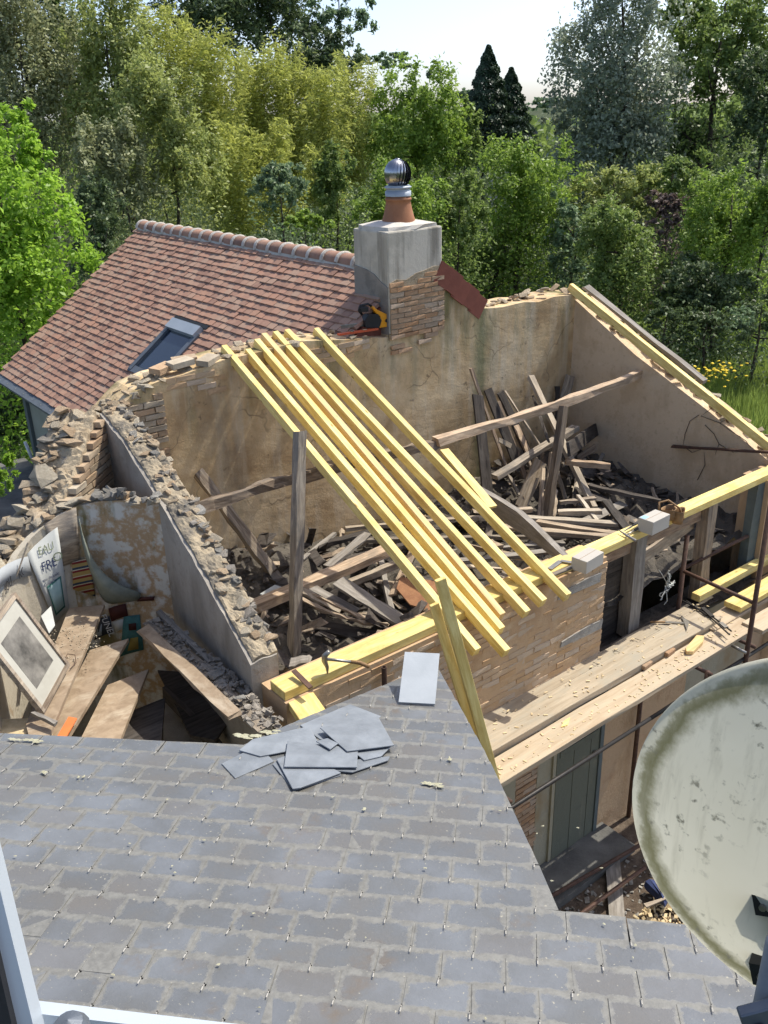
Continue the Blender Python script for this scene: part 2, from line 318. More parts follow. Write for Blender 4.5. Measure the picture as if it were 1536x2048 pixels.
def mat_ground():
    m = NT('ground_turf'); co = m.wcoord()
    col = m.ramp(m.noise(co, .35, 6, .6), [(.35,(.025,.035,.014)),(.6,(.055,.075,.025)),(.75,(.08,.09,.035))])
    m.bump(m.noise(co, 9, 6, .7), .8, .1); MATS['ground_turf'] = m.fin(col, .95, 0, .2)
    m = NT('yard_earth'); co = m.wcoord()
    col = m.ramp(m.noise(co, 7, 8, .75), [(.35,(.085,.062,.045)),(.55,(.15,.115,.085)),(.72,(.24,.195,.145))])
    m.bump(m.noise(co, 40, 6, .7), .8, .03); MATS['yard_earth'] = m.fin(col, .95, 0, .2)
    m = NT('terrace_felt'); co = m.wcoord()
    col = m.ramp(m.noise(co, 2, 6, .6), [(.35,(.09,.088,.082)),(.65,(.19,.185,.17))])
    m.bump(m.noise(co, 40, 5, .7), .5, .02); MATS['terrace_felt'] = m.fin(col, .9, 0, .3)
mat_ground()

# ------------------------------------------------------------------ builders
def mesh(name, v, f, mat, smooth=False):
    me = bpy.data.meshes.new(name); me.from_pydata([tuple(p) for p in v], [], f)
    if mat: me.materials.append(MATS[mat])
    if smooth: me.polygons.foreach_set('use_smooth', [True]*len(me.polygons))
    me.update(); return me
def wmat(o):
    return o.matrix_basis if o.parent is None else wmat(o.parent) @ o.matrix_parent_inverse @ o.matrix_basis
def link(name, me, M=None, parent=None):
    o = bpy.data.objects.new(name, me); COL.objects.link(o)
    o.matrix_basis = M if M is not None else Matrix.Identity(4)
    if parent is not None:
        o.parent = parent; o.matrix_parent_inverse = wmat(parent).inverted()
    return o
def tag(o, label=None, cat=None, group=None, kind=None):
    if label: o['label'] = label
    if cat: o['category'] = cat
    if group: o['group'] = group
    if kind: o['kind'] = kind
    return o
def thing(name, label, cat, loc=(0,0,0), group=None):
    return tag(link(name, None, Matrix.Translation(Vector(loc))), label, cat, group)
def frame(o, x, y=None, z=None):
    x = Vector(x).normalized()
    if z is None: y = Vector(y); z = x.cross(y).normalized(); y = z.cross(x)
    else: z = Vector(z); y = z.cross(x).normalized(); z = x.cross(y)
    return Matrix(((x.x,y.x,z.x,o[0]),(x.y,y.y,z.y,o[1]),(x.z,y.z,z.z,o[2]),(0,0,0,1)))
BOXF = [(0,3,2,1),(4,5,6,7),(0,1,5,4),(1,2,6,5),(2,3,7,6),(3,0,4,7)]
def boxv(x0, x1, y0, y1, z0, z1):
    return [(x0,y0,z0),(x1,y0,z0),(x1,y1,z0),(x0,y1,z0),(x0,y0,z1),(x1,y0,z1),(x1,y1,z1),(x0,y1,z1)]
class MB:
    def __init__(s): s.v = []; s.f = []
    def add(s, v, f):
        n = len(s.v); s.v += [tuple(p) for p in v]; s.f += [tuple(i+n for i in q) for q in f]; return s
    def box(s, *a): return s.add(boxv(*a), BOXF)
    def tube(s, pts, r, n=8, cap=True):
        pts = [Vector(p) for p in pts]; rr = r if hasattr(r,'__len__') else [r]*len(pts); v = []; f = []
        ref = None
        for k, p in enumerate(pts):
            d = (pts[min(k+1,len(pts)-1)]-pts[max(k-1,0)]).normalized()
            if ref is None: ref = Vector((0,0,1)) if abs(d.z) < .9 else Vector((1,0,0))
            a = d.cross(ref).normalized(); b = d.cross(a).normalized(); ref = a.cross(d)
            for j in range(n):
                t = 2*pi*j/n; v.append(p+a*(cos(t)*rr[k])+b*(sin(t)*rr[k]))
        for k in range(len(pts)-1):
            for j in range(n): f.append((k*n+j, k*n+(j+1)%n, (k+1)*n+(j+1)%n, (k+1)*n+j))
        if cap: f.append(tuple(range(n))); f.append(tuple(len(pts)*n-1-j for j in range(n)))
        return s.add(v, f)
    def lathe(s, prof, n=24, c=(0,0,0)):
        v = [(c[0]+r*cos(2*pi*j/n), c[1]+r*sin(2*pi*j/n), c[2]+z) for r, z in prof for j in range(n)]; f = []
        for k in range(len(prof)-1):
            for j in range(n): f.append((k*n+j, k*n+(j+1)%n, (k+1)*n+(j+1)%n, (k+1)*n+j))
        return s.add(v, f)
    def prism(s, poly, d):                                # polygon of points, extruded by vector d
        n = len(poly); d = Vector(d); v = [Vector(p) for p in poly]+[Vector(p)+d for p in poly]
        return s.add(v, [tuple(range(n))[::-1], tuple(range(n,2*n))]+[(k,(k+1)%n,(k+1)%n+n,k+n) for k in range(n)])
    def obj(s, name, mat, parent=None, M=None, smooth=False):
        me = mesh(name, s.v, s.f, mat, smooth)
        bm = bmesh.new(); bm.from_mesh(me); bmesh.ops.recalc_face_normals(bm, faces=bm.faces); bm.to_mesh(me); bm.free()
        return link(name, me, M, parent)
def bevel(o, wd, seg=1):
    m = o.modifiers.new('edges', 'BEVEL'); m.width = wd; m.segments = seg; m.limit_method = 'ANGLE'; return o
def beam(name, A, B, w, h, mat, up=(0,0,1), parent=None, rough=0, seg=1, bend=0, taper=1, wane=0):
    A = Vector(A); B = Vector(B); L = (B-A).length; v = []; f = []
    for k in range(seg+1):
        t = k/seg; x = (t-.5)*L; q = 1+(taper-1)*t
        zb = bend*(1-(2*t-1)**2)
        for (sy, sz) in ((-1,-1),(1,-1),(1,1),(-1,1)):
            jy = random.gauss(0, rough); jz = random.gauss(0, rough); jx = random.gauss(0, rough*2) if k in (0, seg) else 0
            v.append((x+jx, sy*w/2*q*(1-wane*random.random())+jy, sz*h/2*q+jz+zb))
    for k in range(seg):
        for j in range(4): a = k*4; f.append((a+j, a+(j+1)%4, a+4+(j+1)%4, a+4+j))
    f.append((3,2,1,0)); n = seg*4; f.append((n,n+1,n+2,n+3))
    d = B-A; u = Vector(up)
    if abs(d.normalized().dot(u.normalized())) > .98: u = Vector((1,0,0))
    o = link(name, mesh(name, v, f, mat), frame((A+B)/2, d, None, u), parent)
    return o
def rock_mesh(name, mat, sx, sy, sz, n=14, seed=0):
    r = random.Random(seed); bm = bmesh.new()
    for _ in range(n):
        p = Vector((r.uniform(-1,1), r.uniform(-1,1), r.uniform(-1,1)))
        m = max(abs(p.x),abs(p.y),abs(p.z)); p = p/m*r.uniform(.75,1)
        bm.verts.new((p.x*sx, p.y*sy, p.z*sz))
    res = bmesh.ops.convex_hull(bm, input=bm.verts)
    bmesh.ops.delete(bm, geom=[g for g in res['geom_interior'] if isinstance(g, bmesh.types.BMVert)], context='VERTS')
    me = bpy.data.meshes.new(name); bm.to_mesh(me); bm.free(); me.materials.append(MATS[mat]); return me
def rot(a, b, c): return Matrix.Rotation(c, 4, 'Z') @ Matrix.Rotation(b, 4, 'Y') @ Matrix.Rotation(a, 4, 'X')
def strip(name, mat, stations, parent=None, jit=0, sub=4, across=5, base=0, kind=None):
    # a thick broken wall: stations = (inner x, y, outer x, y, top z); rough top made of a grid, sides down to base
    S = []
    for k in range(len(stations)-1):
        for j in range(sub):
            t = j/sub; S.append([stations[k][i]*(1-t)+stations[k+1][i]*t for i in range(5)])
    S.append(list(stations[-1])); v = []; f = []; m = across+3
    for q in S:
        ix, iy, ox, oy, z = q
        v.append((ix, iy, base))
        for j in range(across+1):
            t = j/across; px_, py_ = ix+(ox-ix)*t, iy+(oy-iy)*t
            q1 = mnoise.fractal(Vector((px_*7,py_*7,3.1)), .8, 2.1, 5)*jit*1.5; q2 = mnoise.noise(Vector((px_*5,py_*5,9)))*jit; edge = 0 < j < across
            v.append((px_+q2*(.7 if edge else 1.0), py_+q2*.6, z+q1+random.gauss(0,jit*.12)-(0 if edge else jit*.5)))
        v.append((ox, oy, base))
    for k in range(len(S)-1):
        for j in range(m-1): a = k*m+j; f.append((a, a+1, a+1+m, a+m))
    f.append(tuple(range(m))); n = (len(S)-1)*m; f.append(tuple(n+j for j in range(m))[::-1])
    mb = MB().add(v, f); return mb.obj(name, mat, parent)
# bricks of a wall face, each one an object: o = lower left corner, u along, n outward
BR = {}
def bricks(parent, o, u, n, W, H, keep, mat='brick', bw=.215, bh=.052, jo=.014, proud=.012, depth=.03, maxn=400, name='brick'):
    key = (mat, bw, bh, depth)
    if key not in BR:
        L = []
        for k in range(5):
            v = boxv(-bw/2, bw/2, -bh/2, bh/2, -depth, 0); r = random.Random(k+11)
            v = [(x+r.gauss(0,.0035), y+r.gauss(0,.0025), z+(r.gauss(0,.004) if z == 0 else 0)) for x, y, z in v]; L.append(mesh(name, v, BOXF, mat))
        half = []
        for k in range(3):
            v = boxv(-bw/4, bw/4, -bh/2, bh/2, -depth, 0); r = random.Random(k+31)
            v = [(x+r.gauss(0,.003), y+r.gauss(0,.0025), z+(r.gauss(0,.004) if z == 0 else 0)) for x, y, z in v]; half.append(mesh(name, v, BOXF, mat))
        BR[key] = (L, half)
    L, half = BR[key]; u = Vector(u).normalized(); n = Vector(n).normalized(); up = n.cross(u); o = Vector(o); c = 0
    rows = int(H/(bh+jo))
    for r in range(rows):
        off = (bw+jo)/2*(r % 2); x = -off
        while x < W:
            cx, cz = x+bw/2, (r+.5)*(bh+jo); hf = False
            if cx-bw/2 < -.03: cx = x+bw*.75+jo/2; hf = True
            if cx+bw/2 > W+.03: cx = x+bw*.25; hf = True
            if -.02 < cx < W and keep(cx, cz) and c < maxn:
                p = o+u*cx+up*cz+n*(proud+random.gauss(0,.003))
                M = frame(p, u, up) @ rot(random.gauss(0,.01), random.gauss(0,.012), random.gauss(0,.008))
                link(name, random.choice(half if hf else L), M, parent); c += 1
            x += bw+jo
    return c

# ------------------------------------------------------------------ the setting
def ground():
    v = []; f = []; n = 40
    R = [0,4,8,14,20,28,36,50,70,100,150,220,320,480,700,1000,1500]
    for i, r in enumerate(R):
        for j in range(n):
            a = 2*pi*j/n; d = max(0, r-120); z = .00012*d*d if r < 500 else .00012*380**2
            z = min(z, 9)+(random.gauss(0,.05) if 20 < r < 100 else 0); v.append((6+r*cos(a), 6+r*sin(a), z))
    for i in range(len(R)-1):
        for j in range(n): f.append((i*n+j, i*n+(j+1)%n, (i+1)*n+(j+1)%n, (i+1)*n+j))
    o = link('ground', mesh('ground', v, f, 'ground_turf', True)); tag(o, kind='structure')
    y = MB().box(1.5,16,-3,5.0,-.3,.06).obj('yard', 'yard_earth'); tag(y, kind='structure')
ground()

# ------------------------------------------------------------------ roofless building
RP = tan(radians(25)); T0 = 5.1; PZ = ZC-4.0            # rafter pitch, plate line, plate top
def raf_z(t): return PZ+.05+RP*(t-T0)                   # upper face of the rafters
BACK = 8.5
barn = thing('roofless_building', 'old roofless stone and brick building with plastered inner walls open to the sky', 'building', (6.5,6.8,0))
# back wall (the tiled house's gable), top profile broken
prof = [(2.9,0),(2.9,4.95),(3.12,5.10),(3.3,5.24),(3.42,5.32),(3.7,5.38),(3.95,5.39),(4.15,5.42),(4.42,5.46),(4.9,5.47),(5.4,5.5),(6.0,5.42),(6.66,5.34),(6.68,5.40),(7.52,5.45),
        (7.54,5.93),(7.75,5.83),(8.25,5.46),(8.6,5.43),(9.0,5.44),(9.3,5.40),(9.6,5.43),(10.05,5.40),(10.45,5.36),(10.45,0)]
bw_ = MB().prism([(s,BACK,z) for s,z in prof], (0,.5,0)).obj('back_wall', 'lime_plaster', barn)
# right wall, top follows the rafters
rw = MB().prism([(10.05,4.9,0),(10.05,4.9,raf_z(4.9)-.17),(10.05,6.2,raf_z(6.2)-.15),(10.05,7.4,raf_z(7.4)-.19),(10.05,BACK,5.33),(10.05,BACK,0)], (.42,0,0)).obj('side_wall', 'right_plaster', barn)
# front wall under the plate: left solid stretch, opening, right pier
fw = MB().box(2.84,6.62,5.0,5.36,0,PZ-.085).obj('front_wall', 'front_plaster', barn)
MB().box(6.62,9.6,5.0,5.36,0,2.35).obj('front_wall', 'lower_plaster', barn)
MB().box(9.6,10.04,5.0,5.36,0,PZ-.085).obj('front_wall', 'brick_washed', barn)
# partition, sloping broken top
par = strip('partition_wall', 'partition_plaster', [(2.98,8.42,3.24,8.42,5.20),(2.965,7.9,3.22,7.9,5.06),(2.925,7.3,3.20,7.3,4.81),(2.885,6.7,3.16,6.7,4.55),(2.83,6.0,3.08,6.0,4.20),(2.765,5.37,3.01,5.37,3.92)], barn, .012, 8, 6)
# its rough crest: a mortar bed, then single stones
cb = strip('rubble_bed', 'partition_top', [(3.01,8.43,3.25,8.43,5.23),(2.995,7.9,3.23,7.9,5.09),(2.955,7.3,3.21,7.3,4.84),(2.915,6.7,3.17,6.7,4.58),(2.86,6.0,3.09,6.0,4.23),(2.795,5.38,3.02,5.38,3.95)], barn, .022, 30, 14, base=4.4)
def cut_base(o, fn):
    for p in o.data.vertices:
        if p.co.z == o.data.vertices[0].co.z or abs(p.co.z-4.4) < 1e-5: p.co.z = fn(p.co.y)
cut_base(cb, lambda y: 3.80+(y-5.37)*.43)
RK = [rock_mesh('stone', 'stone', .5, .5, .5, 14, k) for k in range(6)]+[rock_mesh('stone', 'stone_grey', .5, .5, .5, 14, 20+k) for k in range(5)]
RKW = RK[:6]; RKG = RK[6:]
def stone(parent, p, sx, sy, sz, kind=RK, tilt=.25, name='stone', yaw=None):
    M = Matrix.Translation(Vector(p)) @ rot(random.gauss(0,tilt), random.gauss(0,tilt), random.uniform(0,6.28) if yaw is None else yaw) @ Matrix.Diagonal((sx,sy,sz,1))
    return link(name, random.choice(kind), M, parent)
for k in range(150):
    t = random.uniform(5.4, 8.4); z = np.interp(t,[5.38,6,6.7,7.3,7.9,8.43],[3.95,4.23,4.58,4.84,5.09,5.23])+.012
    edge = random.random() < .6
    s0 = np.interp(t,[5.38,6,6.7,7.3,7.9,8.43],[3.0,3.07,3.15,3.19,3.21,3.23]); s = s0+random.gauss(-.01,.02) if edge else s0-random.uniform(.03,.19)
    a = random.uniform(.05,.13); stone(par, (s, t, z-.015+random.uniform(-.02,.015)), a, a*random.uniform(.7,1.3), random.uniform(.03,.06), RKG if random.random() < .3 else RKW)
# left broken wall W: stations of inner edge with the curved plaster below
WIN = [(2.92,8.36,5.26),(2.70,8.10,5.06),(2.47,7.89,4.86),(2.27,7.73,4.66),(2.03,7.67,4.52),(1.73,7.56,4.36),(1.45,7.26,4.18),(1.14,6.70,4.02),(.93,6.05,3.9),(.8,5.2,3.8)]
def outward(k):
    a = WIN[max(0,k-1)]; b = WIN[min(len(WIN)-1,k+1)]; d = Vector((b[0]-a[0], b[1]-a[1], 0)).normalized(); return Vector((d.y, -d.x, 0)) if (d.y*-1+ -d.x*-1) else Vector((0,0,0))
st_ = []
for k, (x, y, z) in enumerate(WIN):
    n = outward(k); n = n if n.dot(Vector((-1,.6,0))) > 0 else -n
    st_.append((x, y, x+n.x*.42, y+n.y*.42, z))
lw = strip('left_wall', 'wall_rubble', st_, barn, .04, 16, 16)
# stones and slabs on it
for k in range(170):
    q = random.uniform(0, 7.6); i = int(q); t = q-i; a, b = st_[i], st_[i+1]; c = [a[j]*(1-t)+b[j]*t for j in range(5)]
    e = random.uniform(.32 if q < 3.2 else .03,.97); sz = random.choice([random.uniform(.05,.12), random.uniform(.1,.26)])
    stone(lw, (c[0]+(c[2]-c[0])*e, c[1]+(c[3]-c[1])*e, c[4]+random.uniform(-.04,.03)), sz, sz*random.uniform(.6,1.1), sz*random.uniform(.25,.5), RKW if random.random() < .85 else RKG)
# brick facing on its inner side (between the crest and the curved wall)
d0 = Vector((WIN[3][0]-WIN[0][0], WIN[3][1]-WIN[0][1], 0)); WL = d0.length; du = -d0.normalized(); nn = Vector((-du.y, du.x, 0)); nn = nn if nn.dot(Vector((1,-1,0))) > 0 else -nn
orig = Vector((WIN[3][0], WIN[3][1], 3.95))
if du.cross(nn).z > 0: pass
def kp(x, z): return z+3.95 < 4.60+.62*(x/WL)+random.uniform(-.05,.05)
uu = du if nn.cross(du).z > 0 else -du
bricks(lw, orig if uu == du else orig+du*WL, uu, nn, WL, 1.35, kp if uu == du else (lambda x, z: kp(WL-x, z)), 'brick_pale', proud=.085, depth=.14, jo=.016)
# bricks of the pier where partition meets the back wall
bricks(bw_, (3.24,BACK,4.2), (1,0,0), (0,-1,0), .48, 1.3, lambda x, z: z+4.2 < 5.12+.42*x+random.uniform(-.04,.02) and x < .5+.12*sin(z*9), 'brick_pale', proud=.03)
for k in range(60):
    s = 2.95+k*.0105+random.gauss(0,.02); stone(bw_, (s, BACK+random.uniform(-.02,.4), 5.10+.45*(s-3.1)+random.uniform(-.02,.05)), random.uniform(.08,.17), random.uniform(.07,.14), random.uniform(.04,.09), RKW)
# bricks, stones along the back wall's crest
for k in range(46):
    s = random.uniform(3.5, 6.55); stone(bw_, (s, BACK+random.uniform(.0,.45), np.interp(s,[p[0] for p in prof[1:-1]],[p[1] for p in prof[1:-1]])+random.uniform(-.02,.03)), random.uniform(.08,.2), random.uniform(.07,.14), random.uniform(.03,.07), RKW)
for k in range(34):
    s = random.uniform(8.3, 10.1); stone(bw_, (s, BACK+random.uniform(.03,.45), 5.44+random.uniform(-.03,.03)), random.uniform(.07,.18), random.uniform(.06,.13), random.uniform(.03,.07), RKW)
for s, t, y in ((3.98,.1,.10),(4.28,.06,.06),(4.12,.3,.03),(3.8,.15,.02)):
    b = link('brick', mesh('brick', boxv(-.13,.13,-.075,.075,-.03,.03), BOXF, 'brick_pale'), Matrix.Translation((s,BACK+t,5.45+y*.4)) @ rot(.05,-.05,random.uniform(-.6,.6)), bw_)
bricks(bw_, (3.75,BACK,5.12), (1,0,0), (0,-1,0), 2.6, .27, lambda x, z: random.random() < (.75 if z > .14 else .3) and z < .3-.035*max(0,x-.6), 'brick_washed', proud=.006)
# curved plastered wall of the stair room
CW = [(2.925,7.09,4.72),(2.70,7.33,4.70),(2.52,7.48,4.69),(2.35,7.575,4.66),(2.2,7.61,4.62),(2.05,7.60,4.56),(1.9,7.55,4.50),(1.74,7.45,4.43),(1.58,7.28,4.34),(1.45,7.08,4.26),(1.3,6.78,4.17),(1.17,6.45,4.1),(1.05,6.1,4.05)]
def ribbon(name, mat, pl, z0, parent, back=.0, k0=0, k1=None):
    P = pl[k0:k1]; v = []; f = []; n = len(P)
    for x, y, z in P: v += [(x,y,z0),(x,y,z)]
    for k in range(n-1): f.append((2*k, 2*k+1, 2*k+3, 2*k+2))
    o = link(name, mesh(name, v, f, mat, False), None, parent)
    m = o.modifiers.new('thick', 'SOLIDIFY'); m.thickness = .06; m.offset = -1 if back == 0 else 1; return o
cwl = ribbon('curved_wall', 'peeling_plaster', CW, 2.2, barn, 0, 0, 5); ribbon('curved_wall', 'white_wall', CW, 2.2, barn, 0, 4, None)
def cw_fn(u):                                            # point and inward normal along the curved wall, u = 0..len-1
    i = min(int(u), len(CW)-2); t = u-i; a = Vector(CW[i]); b = Vector(CW[i+1]); p = a*(1-t)+b*t; d = (b-a); d.z = 0; d.normalize()
    n = Vector((-d.y, d.x, 0)); n = n if n.dot(Vector((1,-1,0))) > 0 else -n; return p, d, n
# coping stones on the curved wall
for k in range(11):
    p, d, n = cw_fn(k*.5+.1); big = k in (5,6,7)
    stone(cwl, p-n*.08+Vector((0,0,.02)), .22 if big else random.uniform(.09,.17), .15, .08 if big else random.uniform(.05,.1), RKW if k > 4 else RK, .15, yaw=math.atan2(d.y,d.x))
for k in range(16):
    p, d, n = cw_fn(random.uniform(0,2.4)); stone(cwl, p-n*random.uniform(.0,.15)+Vector((0,0,random.uniform(.02,.07))), random.uniform(.05,.12), random.uniform(.05,.1), random.uniform(.03,.06), RKG, .5)
for k in range(8):
    s = random.uniform(10.12,10.4); t = random.uniform(5.2,8.3)
for k in range(60):
    t = 5.1+k*.056; stone(rw, (random.uniform(10.13,10.42), t, raf_z(t)-.12+random.uniform(-.02,.03)), random.uniform(.08,.18), random.uniform(.08,.15), random.uniform(.05,.09), RKW)
# bricks of the front wall above the scaffold, and of the quoins below it
nb = bricks(fw, (3.2,5.0,2.55), (1,0,0), (0,-1,0), 3.4, 1.15, lambda x, z: random.random() < .82, 'brick_washed', proud=.002, maxn=300)
bricks(fw, (5.42,5.0,.05), (1,0,0), (0,-1,0), .30, 2.4, lambda x, z: True, 'brick', proud=.012)
# loft floor of rubble inside, stair room floor
def rubble(name, x0, x1, y0, y1, fz, mat, parent, n=46, m=34, jit=.04):
    v = []; f = []
    for i in range(n):
        for j in range(m):
            x = x0+(x1-x0)*i/(n-1); y = y0+(y1-y0)*j/(m-1); v.append((x, y, fz(x,y)+random.gauss(0,jit)))
    for i in range(n-1):
        for j in range(m-1): f.append((i*m+j, (i+1)*m+j, (i+1)*m+j+1, i*m+j+1))
    return link(name, mesh(name, v, f, mat), None, parent)
def heap(x, y): return 2.95+.35*math.exp(-((x-4.0)**2+(y-8.1)**2)/.8)+.30*math.exp(-((x-9.3)**2*.8+(y-8.2)**2)/.9)+.12*sin(x*2.1+1)*cos(y*2.7)
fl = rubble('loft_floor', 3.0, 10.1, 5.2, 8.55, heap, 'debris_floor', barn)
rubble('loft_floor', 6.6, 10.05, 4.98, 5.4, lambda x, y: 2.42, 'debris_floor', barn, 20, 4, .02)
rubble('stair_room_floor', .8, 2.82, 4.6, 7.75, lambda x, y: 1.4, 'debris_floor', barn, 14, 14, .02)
# loose shards in the loft: too many to count
def shards(name, n, area, fz, mats, smin, smax, label, wd=(.3,.9), tk=(.12,.4), cat='rubble'):
    obs = []
    v = []; f = []
    for _ in range(n):
        x = random.uniform(area[0], area[1]); y = random.uniform(area[2], area[3]); s = random.uniform(smin, smax)
        M = Matrix.Translation((x,y,fz(x,y)+s*.2)) @ rot(random.gauss(0,.5), random.gauss(0,.5), random.uniform(0,6.3)) @ Matrix.Diagonal((s,s*random.uniform(*wd),s*random.uniform(*tk),1))
        b = [M @ Vector(p) for p in boxv(-.5,.5,-.5,.5,-.5,.5)]; b = [p+Vector((random.gauss(0,s*.1),random.gauss(0,s*.1),0)) for p in b]
        k = len(v); v += b; f += [tuple(i+k for i in q) for q in BOXF]
    o = link(name, mesh(name, v, f, mats)); return tag(o, label, cat, kind='stuff')
shards('rubble', 1700, (3.15,9.95,5.45,8.45), heap, 'rubble_dark', .015, .07, 'grey broken rubble strewn over the floor inside the roofless building')
shards('splinters', 150, (3.2,9.9,5.45,8.4), lambda x, y: heap(x,y)+.06, 'old_wood_pale', .05, .3, 'pale wood splinters strewn over the rubble inside the roofless building', (.08,.25), (.04,.1), 'splinters')
shards('splinters', 100, (3.2,9.9,5.45,8.4), lambda x, y: heap(x,y)+.05, 'old_wood_dark', .08, .32, 'dark broken slates and laths strewn over the rubble inside the roofless building', (.3,.8), (.03,.08), 'slates')

# ------------------------------------------------------------------ tiled house
TH = thing('tiled_house', 'house with reddish brown plain tile roof and pale rendered wall behind the ruin', 'house', (7.1,12.6,0))
RS, RZ, ES, EZ, TN, TF = 7.1, ZC-1.76, 4.18, ZC-3.93, 8.64, 16.2     # ridge, eave, near and far gable
tl = (RS-ES)/hypot(RS-ES, RZ-EZ), (RZ-EZ)/hypot(RS-ES, RZ-EZ); SL = hypot(RS-ES, RZ-EZ)
up_s = Vector((tl[0],0,tl[1])); nrm = Vector((-tl[1],0,tl[0]))
MB().box(4.42,9.7,9.03,16.0,0,EZ+.05).obj('wall', 'wall_render', TH)
MB().prism([(4.42,9.0,EZ-.2),(9.78,9.0,EZ-.2),(RS,9.0,RZ-.1)], (0,.02,0)).obj('wall', 'wall_render', TH)
roof = MB().prism([(ES+.02,TN,EZ-.03),(RS,TN,RZ-.03),(2*RS-ES,TN,EZ-.03),(2*RS-ES-.1,TN,EZ-.13),(ES+.1,TN,EZ-.13)], (0,TF-TN-.02,0)).obj('roof', 'terracotta_dark', TH)
TW, TE = .168, .113; rows = int(SL/TE)+1; cols = int((TF-TN)/TW)
tm = []
for k in range(6):
    r = random.Random(k); c = r.uniform(-.003,.006); v = []
    for zz in (-.028,.012):
        for y in (-.5,0,.5):
            for x in (-.01,.2): v.append((x, y*TW*.965, zz-c*abs(y)*2+r.gauss(0,.001)))
    fa = [(0,1,3,2),(2,3,5,4),(6,8,9,7),(8,10,11,9),(0,2,8,6),(2,4,10,8),(1,7,9,3),(3,9,11,5),(0,6,7,1),(4,5,11,10)]
    tm.append(mesh('roof_tile', v, fa, 'roof_tile'))
def in_skylight(s, y): return 5.0 < s < 5.82 and 11.5 < y < 12.42
cand = []
for r in range(rows):
    for c in range(cols+1):
        y = TN+.08+(c+.5*(r % 2)-.0)*TW; d = r*TE
        if y > TF: continue
        p = Vector((ES-.06,0,EZ))+up_s*d; p.y = y; p += nrm*(.018+random.gauss(0,.002)); p.x += random.gauss(0,.003)
        if in_skylight(p.x+.05, y) or d > SL-.03: continue
        M = frame(p, up_s, None, nrm) @ rot(random.gauss(0,.02), .15+random.gauss(0,.02), random.gauss(0,.008))
        vis = (p-CAM).length + (30 if (p.z < 4.75 and y < 12.2 and p.x < 5.2) or (y < 9.3 and p.x < 6.2) else 0)
        cand.append((vis, M))
cand.sort(key=lambda q: q[0])
for vis, M in cand[:300]: link('roof_tile', random.choice(tm), M, roof)
vv = []; ff = []; rv = []
for vis, M in cand[300:]:
    me = random.choice(tm); k = len(vv); vv += [M @ p.co for p in me.vertices]; ff += [tuple(i+k for i in q.vertices) for q in me.polygons]; rv += [random.random()]*len(me.polygons)
far = link('roof_tiles', mesh('roof_tiles', vv, ff, 'roof_tile_far'), None, roof); tag(far, kind='stuff')
far.data.attributes.new('rnd', 'FLOAT', 'FACE').data.foreach_set('value', rv)
MB().prism([(RS+.03,TN,RZ),(2*RS-ES+.06,TN,EZ),(2*RS-ES+.06,TN,EZ+.03),(RS+.03,TN,RZ+.03)], (0,TF-TN,0)).obj('roof_slope', 'terracotta_dark', TH)
# ridge tiles with white mortar collars
nr = 20; rl = (TF-9.25)/nr
def half_tube(mb, y0, y1, r0, r1, n=9, th=.018):
    v = []; f = []
    for (y, r) in ((y0,r0),(y1,r1)):
        for q in (r, r-th):
            for j in range(n+1):
                a = pi*j/n; v.append((q*cos(a), y, q*sin(a)*.95-.03))
    m = n+1
    for j in range(n):
        f += [(j, j+1, 2*m+j+1, 2*m+j), (m+j, 3*m+j, 3*m+j+1, m+j+1), (j, m+j, m+j+1, j+1), (2*m+j, 2*m+j+1, 3*m+j+1, 3*m+j)]
    return mb.add(v, f)
rt = half_tube(MB(), -rl/2+.03, rl/2, .135, .120); rtm = mesh('ridge_tile', rt.v, rt.f, 'roof_tile', True)
rc = half_tube(MB(), -.022, .028, .156, .148, 9, .05); rcm = mesh('mortar_collar', rc.v, rc.f, 'cement_white', True)
for k in range(nr):
    y = 9.25+(k+.5)*rl; link('ridge_tile', rtm, Matrix.Translation((RS,y,RZ+.03)) @ rot(0,random.gauss(0,.03),random.gauss(0,.02)), roof)
    link('mortar_collar', rcm, Matrix.Translation((RS,y+rl/2,RZ+.025)) @ rot(0,random.gauss(0,.05),0), roof)
MB().prism([(RS-.165,9.2,RZ-.13),(RS+.165,9.2,RZ-.13),(RS+.12,9.2,RZ+.01),(RS-.12,9.2,RZ+.01)], (0,TF-9.2,0)).obj('ridge_mortar', 'cement_white', roof)
# vent tiles
vt = half_tube(MB(), -.11, .09, .055, .04, 8, .012); vtm = mesh('vent_tile', vt.v, vt.f, 'terracotta', True)
for s, y in ((6.67,10.40),(6.2,10.15),(6.2,14.06)):
    if s == 6.67: continue
    p = Vector((s,y,RZ-(RS-s)*tl[1]/tl[0]))+nrm*.03; link('vent_tile', vtm, frame(p, Vector((0,-1,0)), up_s) @ rot(.3,0,0), roof)
# roof window
def rp(s, y, h): return Vector((s,y,RZ-(RS-s)*tl[1]/tl[0]))+nrm*h
rwn = link('roof_window', mesh('roof_window', [rp(*q) for q in [(5.0,11.5,.02),(5.82,11.5,.02),(5.82,12.42,.02),(5.0,12.42,.02),(5.0,11.5,.03),(5.82,11.5,.03),(5.82,12.42,.03),(5.0,12.42,.03)]], BOXF, 'black_plastic'), None, TH)
def rbox(name, s0, s1, y0, y1, h0, h1, mat): return link(name, mesh(name, [rp(*q) for q in [(s0,y0,h0),(s1,y0,h0),(s1,y1,h0),(s0,y1,h0),(s0,y0,h1),(s1,y0,h1),(s1,y1,h1),(s0,y1,h1)]], BOXF, mat), None, rwn)
rbox('pane', 5.06,5.66,11.58,12.34,.03,.055,'skylight_glass'); rbox('frame', 4.98,5.70,11.48,11.58,.02,.09,'zinc'); rbox('frame', 4.98,5.70,12.34,12.44,.02,.09,'zinc')
